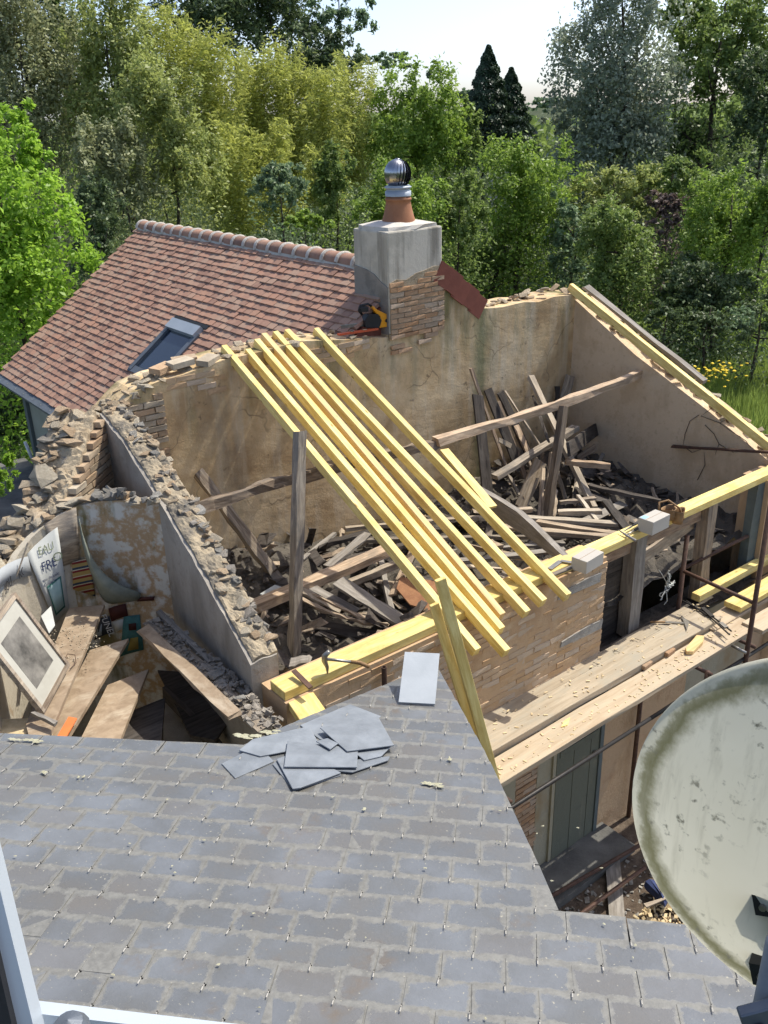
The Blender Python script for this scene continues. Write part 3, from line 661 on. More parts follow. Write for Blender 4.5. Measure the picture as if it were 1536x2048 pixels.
rbox('frame_head', 5.64,5.78,11.52,12.40,.03,.13,'zinc_light'); rbox('frame_head', 5.785,5.84,11.44,12.47,.02,.08,'black_plastic'); rbox('frame', 4.96,5.05,11.48,12.44,.02,.08,'zinc')
# gutter
gu = MB(); pts = []
for y in (TN+.3, TF+.05):
    for j in range(7):
        a = pi+pi*j/6; pts.append((ES-.12+.075*cos(a), y, EZ-.06+.075*sin(a)))
gu.add(pts, [(j,j+1,j+8,j+7) for j in range(6)]); g = gu.obj('gutter', 'zinc', TH); m = g.modifiers.new('t','SOLIDIFY'); m.thickness = .006
MB().prism([(ES-.20,TN+.3,EZ-.06),(ES-.05,TN+.3,EZ+.0),(ES-.05,TN+.3,EZ+.008),(ES-.20,TN+.3,EZ-.05)], (0,TF-TN-.3,0)).obj('gutter_flashing', 'zinc', g)
sc_ = MB().lathe([(0,.012),(.012,.008),(.016,0)], 8); scm = mesh('gutter_clip', sc_.v, sc_.f, 'steel')
for k in range(16): link('gutter_clip', scm, Matrix.Translation((ES-.15,9.8+k*.41,EZ-.035)), g)
MB().box(4.36,4.50,15.9,16.05,0,EZ-.02).obj('corner_board', 'jamb_paint', TH)
# right rake tiles seen beside the chimney
for k in range(5):
    p0 = Vector((7.56+k*.15, 8.60, 6.12-k*.112+.02*(k%2))); b = MB().box(-.05,.20,-.135+.007*k,-.06,-.27,.0).obj('rake_tile', 'terracotta_dark', TH, Matrix.Translation(p0) @ rot(0,radians(35),0))
MB().add([(7.55,8.50,5.90),(8.3,8.50,5.42),(8.25,8.9,5.62),(7.6,8.9,6.0)],[(0,1,2,3)]).obj('mortar_fillet', 'mortar_grey', TH)
# chimney
chy = MB().box(6.68,7.53,8.49,9.16,5.37,6.56).obj('chimney', 'chimney_render', TH); bevel(chy, .02, 2)
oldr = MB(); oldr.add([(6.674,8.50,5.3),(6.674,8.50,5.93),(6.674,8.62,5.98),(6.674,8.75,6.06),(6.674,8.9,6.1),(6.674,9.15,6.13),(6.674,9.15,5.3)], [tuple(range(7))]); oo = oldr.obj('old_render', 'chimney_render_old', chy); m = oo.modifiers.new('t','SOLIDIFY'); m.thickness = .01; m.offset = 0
mp = MB(); mp.add([(6.69,8.485,5.40),(6.70,8.485,5.98),(6.80,8.485,6.01),(6.95,8.485,5.99),(7.1,8.485,6.05),(7.25,8.485,6.07),(7.38,8.485,6.10),(7.525,8.485,6.09),(7.525,8.485,5.46),(7.4,8.485,5.41),(7.2,8.485,5.42),(7.0,8.485,5.40),(6.85,8.485,5.41)], [tuple(range(13))]); mo_ = mp.obj('mortar_bed', 'mortar', chy); m = mo_.modifiers.new('t','SOLIDIFY'); m.thickness = .012; m.offset = 0
bricks(chy, (6.695,8.478,4.93), (1,0,0), (0,-1,0), .825, 1.16, lambda x, z: z+4.93 < 5.955+.12*x and random.random() < (.95 if z > .38 else (.0 if z < .2 else .45)), 'brick', proud=.012, bw=.2, bh=.048, name='brick')
cap = MB(); cap.prism([(6.66,8.46,6.56),(7.56,8.46,6.56),(7.56,9.19,6.56),(6.66,9.19,6.56)], (0,0,.035)); cv = []
ring = 16
for (rx, ry, z) in ((.415,.335,6.556),(.405,.325,6.60),(.22,.20,6.635)):
    for j in range(ring):
        a = 2*pi*j/ring; cs, sn = cos(a), sin(a); q = 1/max(abs(cs),abs(sn))**.6; cv.append((7.105+rx*cs*q+random.gauss(0,.008), 8.825+ry*sn*q+random.gauss(0,.008), z))
cap2 = MB().add(cv, [(k*ring+j, k*ring+(j+1)%ring, (k+1)*ring+(j+1)%ring, (k+1)*ring+j) for k in range(2) for j in range(ring)]+[tuple(2*ring+j for j in range(ring))]).obj('cement_cap', 'cement_white', chy)
PC = (7.105,8.80,6.615)
MB().lathe([(.205,-.02),(.20,.02),(.175,.10),(.153,.2),(.146,.25),(.158,.255),(.158,.275),(.146,.28),(.143,.32),(.12,.32),(.12,.2)], 28, PC).obj('chimney_pot', 'terracotta', chy, None, True)
MB().lathe([(.155,.30),(.155,.355),(.14,.355),(.14,.385),(.16,.39),(.16,.405),(.12,.415)], 28, PC).obj('cowl_collar', 'zinc_light', chy, None, True)
cw = MB(); nb_ = 22; CR = .162                               # turbine cowl: twisted overlapping blades
for b in range(nb_):
    v = []; m = 10
    for k in range(m+1):
        ph = -pi/2*.86+(pi/2*.86+pi/2*.93)*k/m; tw = .55*(k/m); a0 = 2*pi*b/nb_+tw
        for (da, rr) in ((0,1.0),(2*pi/nb_*1.15,.90)):
            v.append((CR*rr*cos(ph)*cos(a0+da), CR*rr*cos(ph)*sin(a0+da), CR*1.04*sin(ph)))
    cw.add(v, [(2*k,2*k+1,2*k+3,2*k+2) for k in range(m)])
cw.lathe([(.03,CR*.98),(.028,CR*1.05),(0,CR*1.06)], 12)
cwl_ = link('turbine_cowl', mesh('turbine_cowl', cw.v, cw.f, 'chrome', True), Matrix.Translation((PC[0],PC[1],PC[2]+.545)), chy)
MB().lathe([(.14,.0),(.14,.01),(0,.01)], 20, (0,0,-.135)).obj('cowl_base', 'zinc_light', chy, Matrix.Translation((PC[0],PC[1],PC[2]+.545)))

# ------------------------------------------------------------------ slate house the picture is taken from
SO = Vector((1.774,2.383,ZC-2.907)); SD = Vector((.707,.681,-.188)).normalized(); SA = Vector((.694,-.72,0)).normalized(); SN = SA.cross(SD).normalized()
def sp_(a, b, h=0): return SO+SA*a+SD*b+SN*h
SH = thing('slate_house', 'house in the foreground with weathered grey slate roof', 'house', (1.2,1.6,0))
EDGE = [(-4.2,.70),(-2.3,.74),(-1.5,.79),(-.90,.83),(-.646,1.166),(.03,2.13),(.20,1.60),(.415,.905),(.735,-.305),(1.0,-.312),(1.6,-.34),(3.4,-.42),(3.4,-1.75),(-4.2,-1.75)]
sroof = MB().prism([sp_(a,b,-.035) for a,b in EDGE], -SN*.05).obj('slate_roof', 'old_wood_dark', SH)
ins = [(-4.1,.5),(-.95,.6),(-.6,.95),(-.02,1.75),(.1,1.5),(.3,.75),(.6,-.5),(3.3,-.6),(3.3,-1.7),(-4.1,-1.7)]
MB().prism([(sp_(a,b).x, sp_(a,b).y, 0) for a,b in ins], (0,0,4.45)).obj('wall', 'wall_render', SH)
def inside(a, b, P=EDGE):
    c = False; n = len(P)
    for i in range(n):
        x1,y1 = P[i]; x2,y2 = P[(i+1)%n]
        if (y1 > b) != (y2 > b) and a < (x2-x1)*(b-y1)/(y2-y1)+x1: c = not c
    return c
def clip_poly(poly, P):      # keep a slate's outline inside the roof edge: clip by each half-plane nearby (convex pieces are enough here)
    return poly
SWD, SEX = .2285, .1425; scand = []
sm = []
for k in range(8):
    r = random.Random(k+3); v = []
    hw = SWD/2-.003; n = 6
    for zz in (-.0055, 0):
        for j in range(n+1):
            x = -hw+2*hw*j/n; v.append((x+r.gauss(0,.0012), r.gauss(0,.0022)+(.004 if j in (0,n) else 0)*r.random(), zz))
        for j in range(n,-1,-n): v.append((-hw+2*hw*j/n, .27, zz))
    m = n+3; fa = [tuple(range(m))[::-1], tuple(range(m,2*m))]+[(j,(j+1)%m,(j+1)%m+m,j+m) for j in range(m)]
    sm.append(mesh('slate', v, fa, 'slate'))
# object y runs up the slope (y = 0 is the exposed lower edge); courses counted down from the camera
def slate_M(a, b, dz=0): return frame(sp_(a,b,.0045+dz), SA, -SD) if False else Matrix(((SA.x,-SD.x,SN.x,0),(SA.y,-SD.y,SN.y,0),(SA.z,-SD.z,SN.z,0),(0,0,0,1)))
def place(a, b, h, M): q = slate_M(a,b); q.translation = sp_(a,b,h); return q @ M
hk = MB().tube([(0,-.006,.010),(0,-.006,.0145),(0,.002,.0155),(0,.012,.016)], .0016, 5)
hkm = mesh('slate_hook', hk.v, hk.f, 'iron_black')
ht = MB().tube([(0,.002,.0150),(0,.030,.0142)], .0024, 5); htm = mesh('hook_tip', ht.v, ht.f, 'cement')
row = 0; b = -.453+SEX*12; hooks = []
cells = []
r0 = -9
for r in range(-9, 20):
    b = -.4535+SEX*r*1.0; a0 = -1.303+(SWD/2 if r % 2 else 0)      # lower edges of a course meet the hook tips
    for c in range(-14, 22):
        a = a0+c*SWD
        if not (-2.75 < a < 2.3) or b < -1.55: continue
        cells.append((a, b))
# lower edge of a slate = b (down-slope end); clip corners by keeping slates whose visible centre is on the roof
vis_c = [(a,b) for a,b in cells if any(inside(a+dx, b-dy) for dx in (-.08,0,.08) for dy in (.02,.09))]
vis_c.sort(key=lambda q: (sp_(*q)-CAM).length if (abs((sp_(q[0],q[1])-CAM).dot(CX)/(sp_(q[0],q[1])-CAM).dot(CF)) < .47) else 99)
def cut_slate(a, b):
    # outline clipped to the roof edge when the slate crosses it (Sutherland-Hodgman against the two rakes)
    hw = SWD/2-.002; P = [(a-hw,b),(a+hw,b),(a+hw,b-.27),(a-hw,b-.27)]
    for (p, q) in CUTS:
        out = []; 
        def side(t): return (q[0]-p[0])*(t[1]-p[1])-(q[1]-p[1])*(t[0]-p[0])
        for i in range(len(P)):
            s, e = P[i], P[(i+1)%len(P)]; ds, de = side(s), side(e)
            if ds <= 0: out.append(s)
            if ds*de < 0: k = ds/(ds-de); out.append((s[0]+(e[0]-s[0])*k, s[1]+(e[1]-s[1])*k))
        P = out
        if len(P) < 3: return None
    return P
ns_ = 0; extra = MB()
for (a, b) in vis_c:
    crossing = not all(inside(a+dx, b-dy) for dx in (-SWD/2+.002, SWD/2-.002) for dy in (.002, .14))
    tl_ = rot(random.gauss(0,.004), random.gauss(0,.006), random.gauss(0,.012))
    if crossing:
        if a < .33 and b > .75: CUTS = [((-.90,.83),(-.646,1.166)),((-.646,1.166),(.03,2.13))] if a > -.92 else [((-4.2,.70),(-.90,.83))]
        else: CUTS = []
        if a > -.1 and b > -.3: CUTS = CUTS+[((.03,2.13),(.20,1.60)),((.20,1.60),(.415,.905)),((.415,.905),(.735,-.305))] if b > -.28 else CUTS
        if a > .7 and b > -.45: CUTS = [((.735,-.305),(1.6,-.34)),((1.6,-.34),(3.4,-.42))]
        P = cut_slate(a, b)
        if P is None: continue
        ctr = (a, b); loc = [(p[0]-a, b-p[1]) for p in P]
        me = MB().prism([(x,y,-.0055) for x,y in loc], (0,0,.0055))
        o = me.obj('slate', 'slate', sroof, place(a, b, .0055, rot(-.02,0,0) @ tl_)); ns_ += 1; continue
    if ns_ < 300: link('slate', random.choice(sm), place(a, b, .006+random.uniform(0,.002), rot(-.02,0,0) @ tl_), sroof); ns_ += 1
    else:
        M = place(a, b, .006, rot(-.02,0,0) @ tl_); me = random.choice(sm); extra.add([M @ p.co for p in me.vertices], [tuple(p.vertices) for p in me.polygons])
if extra.v: tag(extra.obj('slates', 'slate', sroof), kind='stuff')
nh = 0; hx = MB()
for (a, b) in vis_c:
    if not inside(a, b+.02) or nh > 290: continue
    M = place(a, b, 0, rot(0,0,random.gauss(0,.05))); h = link('slate_hook', hkm, M, sroof); nh += 1
    t = link('hook_tip', htm, M, sroof)
# lichen patches on the slates, a rotten spot
def patch(a, b, rx, ry, n=16, name='lichen_patch', mat='lichen', h=.018):
    v = [sp_(a,b,h+.002)]; 
    for j in range(n):
        q = 2*pi*j/n; r = random.uniform(.45,1.1); v.append(sp_(a+rx*r*cos(q), b+ry*r*sin(q), h))
    return link(name, mesh(name, v, [(0,1+j,1+(j+1)%n) for j in range(n)], mat), None, sroof)
for x, y, rx, ry in ((860,1573,.06,.03),(898,1527,.03,.03),(60,1487,.08,.025),(20,1484,.07,.02),(510,1478,.10,.04),(540,1470,.07,.03),(88,1552,.03,.025),(165,1560,.02,.02),(725,1625,.025,.02),(1000,1690,.012,.01)):
    p = onplane(x, y, SN, SO); q = p-SO
    for _ in range(5 if rx > .05 else 2): patch(q.dot(SA)+random.gauss(0,rx*.5), q.dot(SD)+random.gauss(0,ry*.4), rx*random.uniform(.25,.55), ry*random.uniform(.4,.8))
for _ in range(34): patch(random.uniform(-2.2,1.2), random.uniform(-1.0,.6), random.uniform(.004,.011), random.uniform(.004,.009), 7)

# loose new slates in a pile, and one pale slate standing on the roof point
def slate_pt(x, y, h): return onplane(x, y, SN, SO+SN*h)
def loose(quad, h, label, mat='new_slate', th=.007, group='loose slates in the pile', tilt=0):
    pts = [slate_pt(x, y, h) for x, y in quad]; c = sum(pts, Vector())/len(pts); mb = MB(); mb.prism([p-c for p in pts], -SN*th)
    o = mb.obj('loose_slate', mat, None, Matrix.Translation(c)); bevel(o, .0015); return tag(o, label, 'slate', group)
LS = [([(600,1450),(700,1408),(762,1432),(690,1490),(640,1478)], .012, 'broad loose slate at the back of the pile on the slate roof'),
      ([(443,1527),(516,1490),(548,1522),(470,1556)], .012, 'leftmost loose slate of the pile, square and lying flat'),
      ([(505,1478),(618,1452),(640,1490),(520,1512),(478,1500)], .02, 'long grey loose slate between the leftmost slate and the pile'),
      ([(545,1528),(560,1515),(622,1560),(676,1540),(682,1550),(588,1580)], .012, 'lowest loose slate of the pile, half covered'),
      ([(553,1518),(600,1500),(682,1545),(600,1575),(585,1577)], .024, 'long loose slate slanting under the middle of the pile'),
      ([(660,1540),(702,1520),(780,1512),(776,1520),(704,1544)], .02, 'narrow loose slate sticking out at the lower right of the pile'),
      ([(575,1482),(716,1496),(714,1534),(568,1533)], .036, 'dark broad loose slate on top in the middle of the pile'),
      ([(700,1500),(784,1490),(762,1512),(728,1520),(718,1512)], .028, 'five-sided loose slate fragment under the topmost slate'),
      ([(640,1455),(756,1432),(788,1490),(694,1502),(668,1480)], .046, 'topmost loose slate with chalky marks, right side of the pile'),
      ([(632,1482),(655,1476),(676,1486),(660,1498)], .05, 'small broken slate corner lying on top of the pile')]
for q, h, lb in LS: loose(q, h, lb)
pb = [slate_pt(797,1404,.02), slate_pt(870,1408,.02)]; ud = (Vector((0,0,1))*.50+SD*.86).normalized()
qv = pb+[pb[1]+ud*.36, pb[0]+ud*.36]; c = sum(qv, Vector())/4; nv = (pb[1]-pb[0]).cross(ud).normalized()
ps = MB().prism([p-c for p in qv], -nv*.012).obj('pale_slate', 'slate_pale', None, Matrix.Translation(c)); tag(bevel(ps,.001), 'pale grey rectangular slate standing upright on the point of the slate roof', 'slate')

# ------------------------------------------------------------------ new timber
pl = beam('wall_plate', (2.85,5.13,PZ-.04), (6.5,5.13,PZ-.04), .21, .08, 'new_wood'); tag(pl, 'yellow new wall plate under the feet of the rafters, along the front wall', 'beam', 'wall plates')
pl2 = beam('wall_plate', (6.44,5.125,PZ-.045), (10.2,5.125,PZ-.045), .17, .08, 'new_wood'); tag(pl2, 'yellow new wall plate bridging the opening at the right, two boxes on it', 'beam', 'wall plates')
pl3 = beam('packing_block', (2.98,5.02,PZ-.12), (2.92,4.74,PZ-.125), .22, .07, 'new_wood', ); tag(pl3, 'short yellow timber block projecting below the left end of the wall plate', 'beam')
for o in (pl, pl2, pl3): bevel(o, .004)
RF = [((450,689),(955,1298),'new_wood','leftmost loose yellow rafter, standing apart, behind the dark post'),
      ((497,697),(1015,1300),'new_wood','second yellow rafter from the left, reaching lowest at its foot'),
      ((519,676),(1000,1258),'new_wood','third yellow rafter from the left, tight against the pinkish one'),
      ((534,664),(1000,1230),'new_wood_pinkish','pinkish new rafter among the yellow ones, fourth from the left'),
      ((552,661),(1055,1222),'new_wood','fifth yellow rafter from the left, right of the pinkish one'),
      ((571,658),(1093,1198),'new_wood','sixth yellow rafter from the left, next to last of the group'),
      ((633,655),(1138,1188),'new_wood','rightmost yellow rafter of the middle group, set apart from the others')]
rn = Vector((0,-RP,1)).normalized(); RPT = Vector((0,T0,PZ+.105))
for a, b, mt, lb in RF:
    A = onplane(*a, rn, RPT); B = onplane(*b, rn, RPT); s = (A.x+B.x)/2; A.x = s+(A.x-s)*.6; B.x = s+(B.x-s)*.6
    o = beam('rafter', A-rn*.05, B-rn*.05, .068, .095, mt, rn, None, .0008, 8, random.uniform(-.018,.012)); bevel(o, .003); tag(o, lb, 'rafter', 'new rafters laid across the roofless room')
A = onplane(1131,572, rn, RPT); B = onplane(1536,892, rn, RPT); B = A+(B-A)*1.25
o = beam('rafter', Vector((10.03,A.y,A.z))-rn*.03, Vector((10.03,B.y,B.z))-rn*.03, .075, .11, 'new_wood', rn); bevel(o,.003); tag(o, 'lone yellow rafter along the sloping top of the right side wall', 'rafter', 'new rafters laid across the roofless room')
o = beam('old_rafter', (10.37,8.6,5.46), (10.37,6.5,4.47), .10, .05, 'old_wood_grey', rn, rough=.006, seg=5); tag(o, 'weathered grey old rafter lying along the outer edge of the side wall', 'timber')
# yellow boards standing at the slate roof's point
o = beam('upright_board', at(880,1158,Y=4.70), at(1000,1600,Y=4.30), .085, .05, 'new_wood', (-.3,-1,0)); bevel(o,.002); tag(o, 'tall yellow board standing in front of the rafter feet by the slate roof point', 'board')
o = beam('upright_board', at(868,1208,Y=4.78), at(985,1600,Y=4.40), .075, .04, 'new_wood', (-.3,-1,0)); bevel(o,.002); tag(o, 'shorter yellow board standing just behind the tall upright board', 'board')
o = beam('brace_board', at(888,900,Y=7.0), at(985,1015,Y=6.1), .11, .03, 'new_wood', rn); tag(o, 'short yellow board under the rightmost rafter of the middle group', 'board')

# ------------------------------------------------------------------ old timbers
def tm_(name, a, b, w, h, mt, label, up=(0,0,1), rough=.006, seg=7, bend=0, group=None, taper=1, cat='timber'):
    A = at(*a[:2], **a[2]); B = at(*b[:2], **b[2]); o = beam(name, A, B, w, h, mt, up, None, rough, seg, bend, taper)
    return tag(o, label, cat, group)
Yk = lambda v: dict(Y=v); Zk = lambda v: dict(Z=v); Xk = lambda v: dict(X=v)
tm_('old_purlin', (872,884,Yk(7.3)), (1316,733,Yk(7.3)), .09, .10, 'old_wood_pale', 'pale weathered purlin spanning from the rafters to the right side wall', bend=-.05, seg=14, rough=.008)
tm_('old_purlin', (395,1014,Yk(7.3)), (884,884,Yk(7.32)), .085, .095, 'old_wood', 'rotten dark purlin resting on the partition wall, crossed by the dark post', rough=.014, seg=18, bend=.03)
tm_('old_post', (600,862,Yk(6.95)), (588,1320,Zk(2.9)), .095, .095, 'old_wood', 'dark worn post standing in front of the rotten purlin', (0,1,0), .005, 9)
tm_('old_post', (1128,812,Yk(7.22)), (1094,1040,Zk(3.0)), .10, .08, 'old_wood', 'brown post propping the pale purlin near the heap of boards', (0,1,0), .004, 6)
tm_('old_beam', (397,945,Yk(8.42)), (568,1175,Zk(3.15)), .11, .10, 'old_wood', 'dark rotten beam leaning on the back wall left of the post', (0,-1,.3), .008, 10)
# grey curved tie with a pointed end on the wall plate
A = at(925,965,Z=3.75); B = at(1155,1122,Z=3.83); v = []; dd = (B-A); L = dd.length
prf = [(0,.0,.11),(.2,.0,.12),(.4,.02,.13),(.55,.03,.125),(.68,.01,.10),(.8,-.03,.075),(.92,-.06,.05),(1,-.09,.012)]
for t, z, h in prf:
    for sy in (-.035,.035): v += [((t-.5)*L, sy, z-h/1), ((t-.5)*L, sy, z+h*.7)]
f = []
for k in range(len(prf)-1):
    a = 4*k; f += [(a,a+1,a+5,a+4),(a+2,a+6,a+7,a+3),(a+1,a+3,a+7,a+5),(a,a+4,a+6,a+2)]
f += [(0,2,3,1),(28,29,31,30)]
o = link('curved_timber', mesh('curved_timber', v, f, 'old_wood_grey'), frame((A+B)/2, dd, None, (0,0,1))); tag(o, 'grey curved old timber tapering to a point on the wall plate', 'timber')
tm_('iron_bar', (1345,893,Xk(10.0)), (1545,905,Xk(9.9)), .045, .03, 'rust', 'rusty brown bar fixed across the right side wall', rough=.003)

vine = thing('dried_vine', 'dried brown vine stems clinging to the right side wall above the rusty bar', 'vine', at(1420,870,X=10.03))
for q in ([(1398,830),(1380,842),(1370,868),(1366,892)],[(1425,815),(1402,832),(1440,846),(1452,840)],[(1410,850),(1428,868),(1438,888),(1468,906)],[(1366,892),(1384,905),(1402,899)],[(1478,872),(1492,882),(1502,896)],[(1438,888),(1430,910)],[(1440,846),(1462,862),(1478,872)],[(1395,960),(1410,930),(1408,905)]):
    MB().tube([at(x,y,X=10.035) for x,y in q], [.0045]*(len(q)-1)+[.002], 6).obj('stem', 'bark', vine, None, True)

# boards of the heap in the far right corner and over the floor
H = lambda x, y: (900+.2344*x, 700+.2344*y)
def hb(a, b, w, mt, label, ya=8.3, zb=3.15, h=.03, up=(0,-1,.35), za=None, group='boards heaped in the far right corner'):
    pa = H(*a); pb_ = H(*b)
    A = at(*pa, Y=ya) if za is None else at(*pa, Z=za)
    B = at(*pb_, Z=zb) if zb is not None else at(*pb_, Y=ya)
    if B.y > 8.4: B = at(*pb_, Y=8.3)
    o = beam('old_board', A, B, w, h, mt, up, None, .004, 5); return tag(o, label, 'board', group)
hb((235,380),(330,1330),.17,'old_wood_dark','wide blackened board at the left end of the heap, leaning on the back wall',8.3,3.1)
hb((178,160),(480,1000),.04,'old_wood','thin lath rising highest at the left of the heap',8.4,3.4)
hb((320,335),(600,1030),.15,'old_wood_dark','dark board with a ragged top, second in the leaning heap',8.42,3.3)
hb((405,440),(640,1090),.075,'old_wood','narrow brown board leaning between two dark boards of the heap',8.35,3.2)
hb((430,360),(690,930),.12,'old_wood_dark','dark board with a square top in the middle of the heap',8.42,3.4)
hb((560,640),(680,900),.09,'old_wood_pale','pale board showing below the purlin in the middle of the heap',8.2,3.5)
hb((466,352),(765,812),.022,'old_wood_pale','thin pale lath along the edge of the dark heap boards',8.3,3.7)
hb((688,228),(1225,1340),.095,'old_wood_pale','long pale beam slanting down through the heap to the right',8.42,3.1,.05)
hb((712,400),(840,775),.05,'old_wood_dark','short dark lath behind the purlin right of the heap middle',8.42,4.0)
hb((1030,225),(905,620),.16,'old_wood','broad brown board standing in the far corner',8.38,None)
hb((915,310),(925,640),.09,'old_wood_dark','dark board standing beside the corner board',8.42,None)
hb((1072,660),(385,1085),.12,'old_wood','brown diagonal beam crossing in front of the heap',7.7,3.6,.06,(0,0,1))
hb((1300,640),(1010,850),.18,'old_wood_dark','wide dark board poking out of the heap toward the side wall',8.2,3.85,.035)
hb((765,950),(605,1345),.20,'old_wood_pale','broad reddish pale board leaning at the front of the heap',7.6,3.05)
hb((985,955),(1370,995),.075,'old_wood_pale','pale stub of beam lying level right of the post',None,3.55,.07,(0,0,1),3.62)
hb((795,1010),(768,1420),.05,'old_wood_pale','narrow upright lath left of the brown post',7.5,3.05)
hb((868,868),(800,1420),.06,'old_wood_pale','long upright lath just left of the brown post',7.4,3.05)
hb((1095,1080),(1058,1310),.09,'old_wood_pale','short pale upright board right of the brown post',7.4,3.1)
hb((918,1040),(985,1270),.045,'old_wood','short brown lath right of the brown post foot',7.5,3.1)
hb((905,1200),(885,1420),.05,'old_wood_pale','short lath at the foot of the brown post',7.2,3.05)
hb((500,1070),(590,1240),.05,'old_wood','short stick low at the left of the heap',7.8,3.2)
hb((940,1300),(1240,1265),.07,'old_wood','grey board end lying flat at the right foot of the heap',None,3.25,.04,(0,0,1),3.25)
hb((920,1385),(1298,1378),.085,'old_wood_pale','pale plank lying flat right of the post foot',None,3.2,.06,(0,0,1),3.2)
hb((450,1375),(695,1362),.09,'old_wood_pale','pale plank end lying flat left of the post foot',None,3.2,.05,(0,0,1),3.2)
hb((640,1432),(1500,1492),.10,'old_wood_pale','long pale plank lying across the front of the heap',None,3.15,.05,(0,0,1),3.15)
hb((740,1470),(1560,1600),.09,'old_wood_pale','long pale plank pointing toward the wall plate below the heap',None,3.2,.05,(0,0,1),3.15)
hb((1190,1165),(1800,1290),.08,'old_wood_dark','dark plank along the foot of the right side wall',None,3.2,.05,(0,0,1),3.25)
hb((1330,1290),(1560,1600),.11,'old_wood_dark','dark board sloping down toward the boxes',None,3.1,.04,(0,0,1),3.3)
hb((1090,1240),(1250,1450),.05,'old_wood_pale','thin lath lying at the right foot of the heap',None,3.15,.03,(0,0,1),3.3)
for k in range(12):
    x = random.uniform(520,1250); y = random.uniform(820,1250); an = random.uniform(-1.3,1.3); L = random.uniform(150,420)
    hb((x-sin(an)*L/2, y-cos(an)*L/2), (x+sin(an)*L/2, y+cos(an)*L/2), random.uniform(.04,.10), random.choice(['old_wood','old_wood_dark','old_wood_dark','old_wood_pale']), 'broken old board jumbled inside the heap in the far right corner', random.uniform(7.8,8.35), random.uniform(3.1,3.4))
G = lambda x, y: (400+.2604*x, 860+.2604*y)
def fb(a, b, w, mt, label, za=3.15, zb=3.15, h=.05, up=(0,0,1), full=False, group='old boards lying on the floor of the roofless room', seg=6, rough=.005, bend=0):
    pa, pb_ = (a, b) if full else (G(*a), G(*b)); A = at(*pa, Z=za); B = at(*pb_, Z=zb)
    for q in (A, B): q.y = min(q.y, 8.38)
    o = beam('old_board', A, B, w, h, mt, up, None, rough, seg, bend); return tag(o, label, 'board', group)
fb((420,1355),(1440,925),.15,'old_wood_pale','broad pale beam lying diagonally across the floor left of the rafters',3.2,3.3,.09)
fb((1100,1195),(1550,1015),.08,'old_wood_pale','narrower pale beam parallel to the broad pale beam on the floor',3.15,3.25,.07)
fb((985,1050),(1290,800),.11,'old_wood_grey','grey board leaning away behind the broad pale beam',3.2,3.35,.03)
fb((320,1115),(1060,960),.10,'old_wood','brown board lying along the back wall behind the dark post',3.1,3.15,.05)
fb((430,1370),(730,1372),.08,'old_wood','short brown beam between the partition and the dark post',3.0,3.0,.07)
fb((1060,1165),(1600,1500),.16,'old_wood_grey','wide grey plank sloping from the pale beam toward the plate',3.3,3.05,.03,(0,-.6,1))
fb((800,1175),(1200,1400),.11,'old_wood_grey','grey board lying striped by rafter shadows',3.25,3.05,.025,(0,-.5,1))
fb((780,1230),(1080,1390),.08,'old_wood_pale','pale narrow board beside the splintered lath',3.25,3.08,.025,(0,-.5,1))
fb((710,1258),(1330,1490),.045,'old_wood_pale','long splintered lath curling across the floor by the post',3.35,3.1,.03,(0,0,1),bend=-.05,rough=.008,seg=10)
fb((880,1260),(1450,1495),.03,'old_wood_pale','thin splintered lath ending in orange torn wood',3.3,3.1,.02,(0,0,1),bend=-.04,rough=.008,seg=10)
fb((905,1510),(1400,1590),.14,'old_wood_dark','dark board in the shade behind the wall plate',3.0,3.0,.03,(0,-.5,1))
fb((690,1800),(840,1765),.13,'old_wood_grey','short grey board end poking out above the left end of the wall plate',3.45,3.5,.04)
fb((540,1520),(720,1440),.12,'old_wood','brown torn board low beside the dark post',3.0,3.1,.04)
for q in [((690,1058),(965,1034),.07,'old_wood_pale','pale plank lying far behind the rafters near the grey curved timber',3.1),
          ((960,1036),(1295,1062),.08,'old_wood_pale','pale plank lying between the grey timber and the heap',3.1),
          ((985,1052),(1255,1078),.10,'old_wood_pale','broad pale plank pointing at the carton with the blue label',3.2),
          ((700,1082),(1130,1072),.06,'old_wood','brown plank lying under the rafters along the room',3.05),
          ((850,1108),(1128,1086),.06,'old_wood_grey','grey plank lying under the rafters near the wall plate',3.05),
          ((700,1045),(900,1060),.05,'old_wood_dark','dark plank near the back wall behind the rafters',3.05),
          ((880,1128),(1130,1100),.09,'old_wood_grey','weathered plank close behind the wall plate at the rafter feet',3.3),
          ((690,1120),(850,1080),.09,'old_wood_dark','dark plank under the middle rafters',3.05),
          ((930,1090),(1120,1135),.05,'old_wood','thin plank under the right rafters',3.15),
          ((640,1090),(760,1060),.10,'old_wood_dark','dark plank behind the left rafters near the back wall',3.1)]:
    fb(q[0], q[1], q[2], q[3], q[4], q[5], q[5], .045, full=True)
for k in range(15):
    A = Vector((random.uniform(4.0,9.0), random.uniform(5.6,8.0), 0)); an = random.gauss(.2,.7); L = random.uniform(.7,1.9)
    B = A+Vector((cos(an),sin(an),0))*L; B.x = min(B.x,9.9); B.y = min(max(B.y,5.5),8.35); A.z = heap(A.x,A.y)+random.uniform(.02,.16); B.z = heap(B.x,B.y)+random.uniform(.02,.16)
    o = beam('broken_lath', A, B, random.uniform(.05,.14), .028, random.choice(['old_wood_grey','old_wood_dark','old_wood_pale','old_wood','old_wood_grey']), (random.gauss(0,.3),random.gauss(0,.3),1), None, .004, 4)
    tag(o, 'broken lath strewn over the rubble on the floor of the roofless room', 'lath', 'broken laths on the rubble')
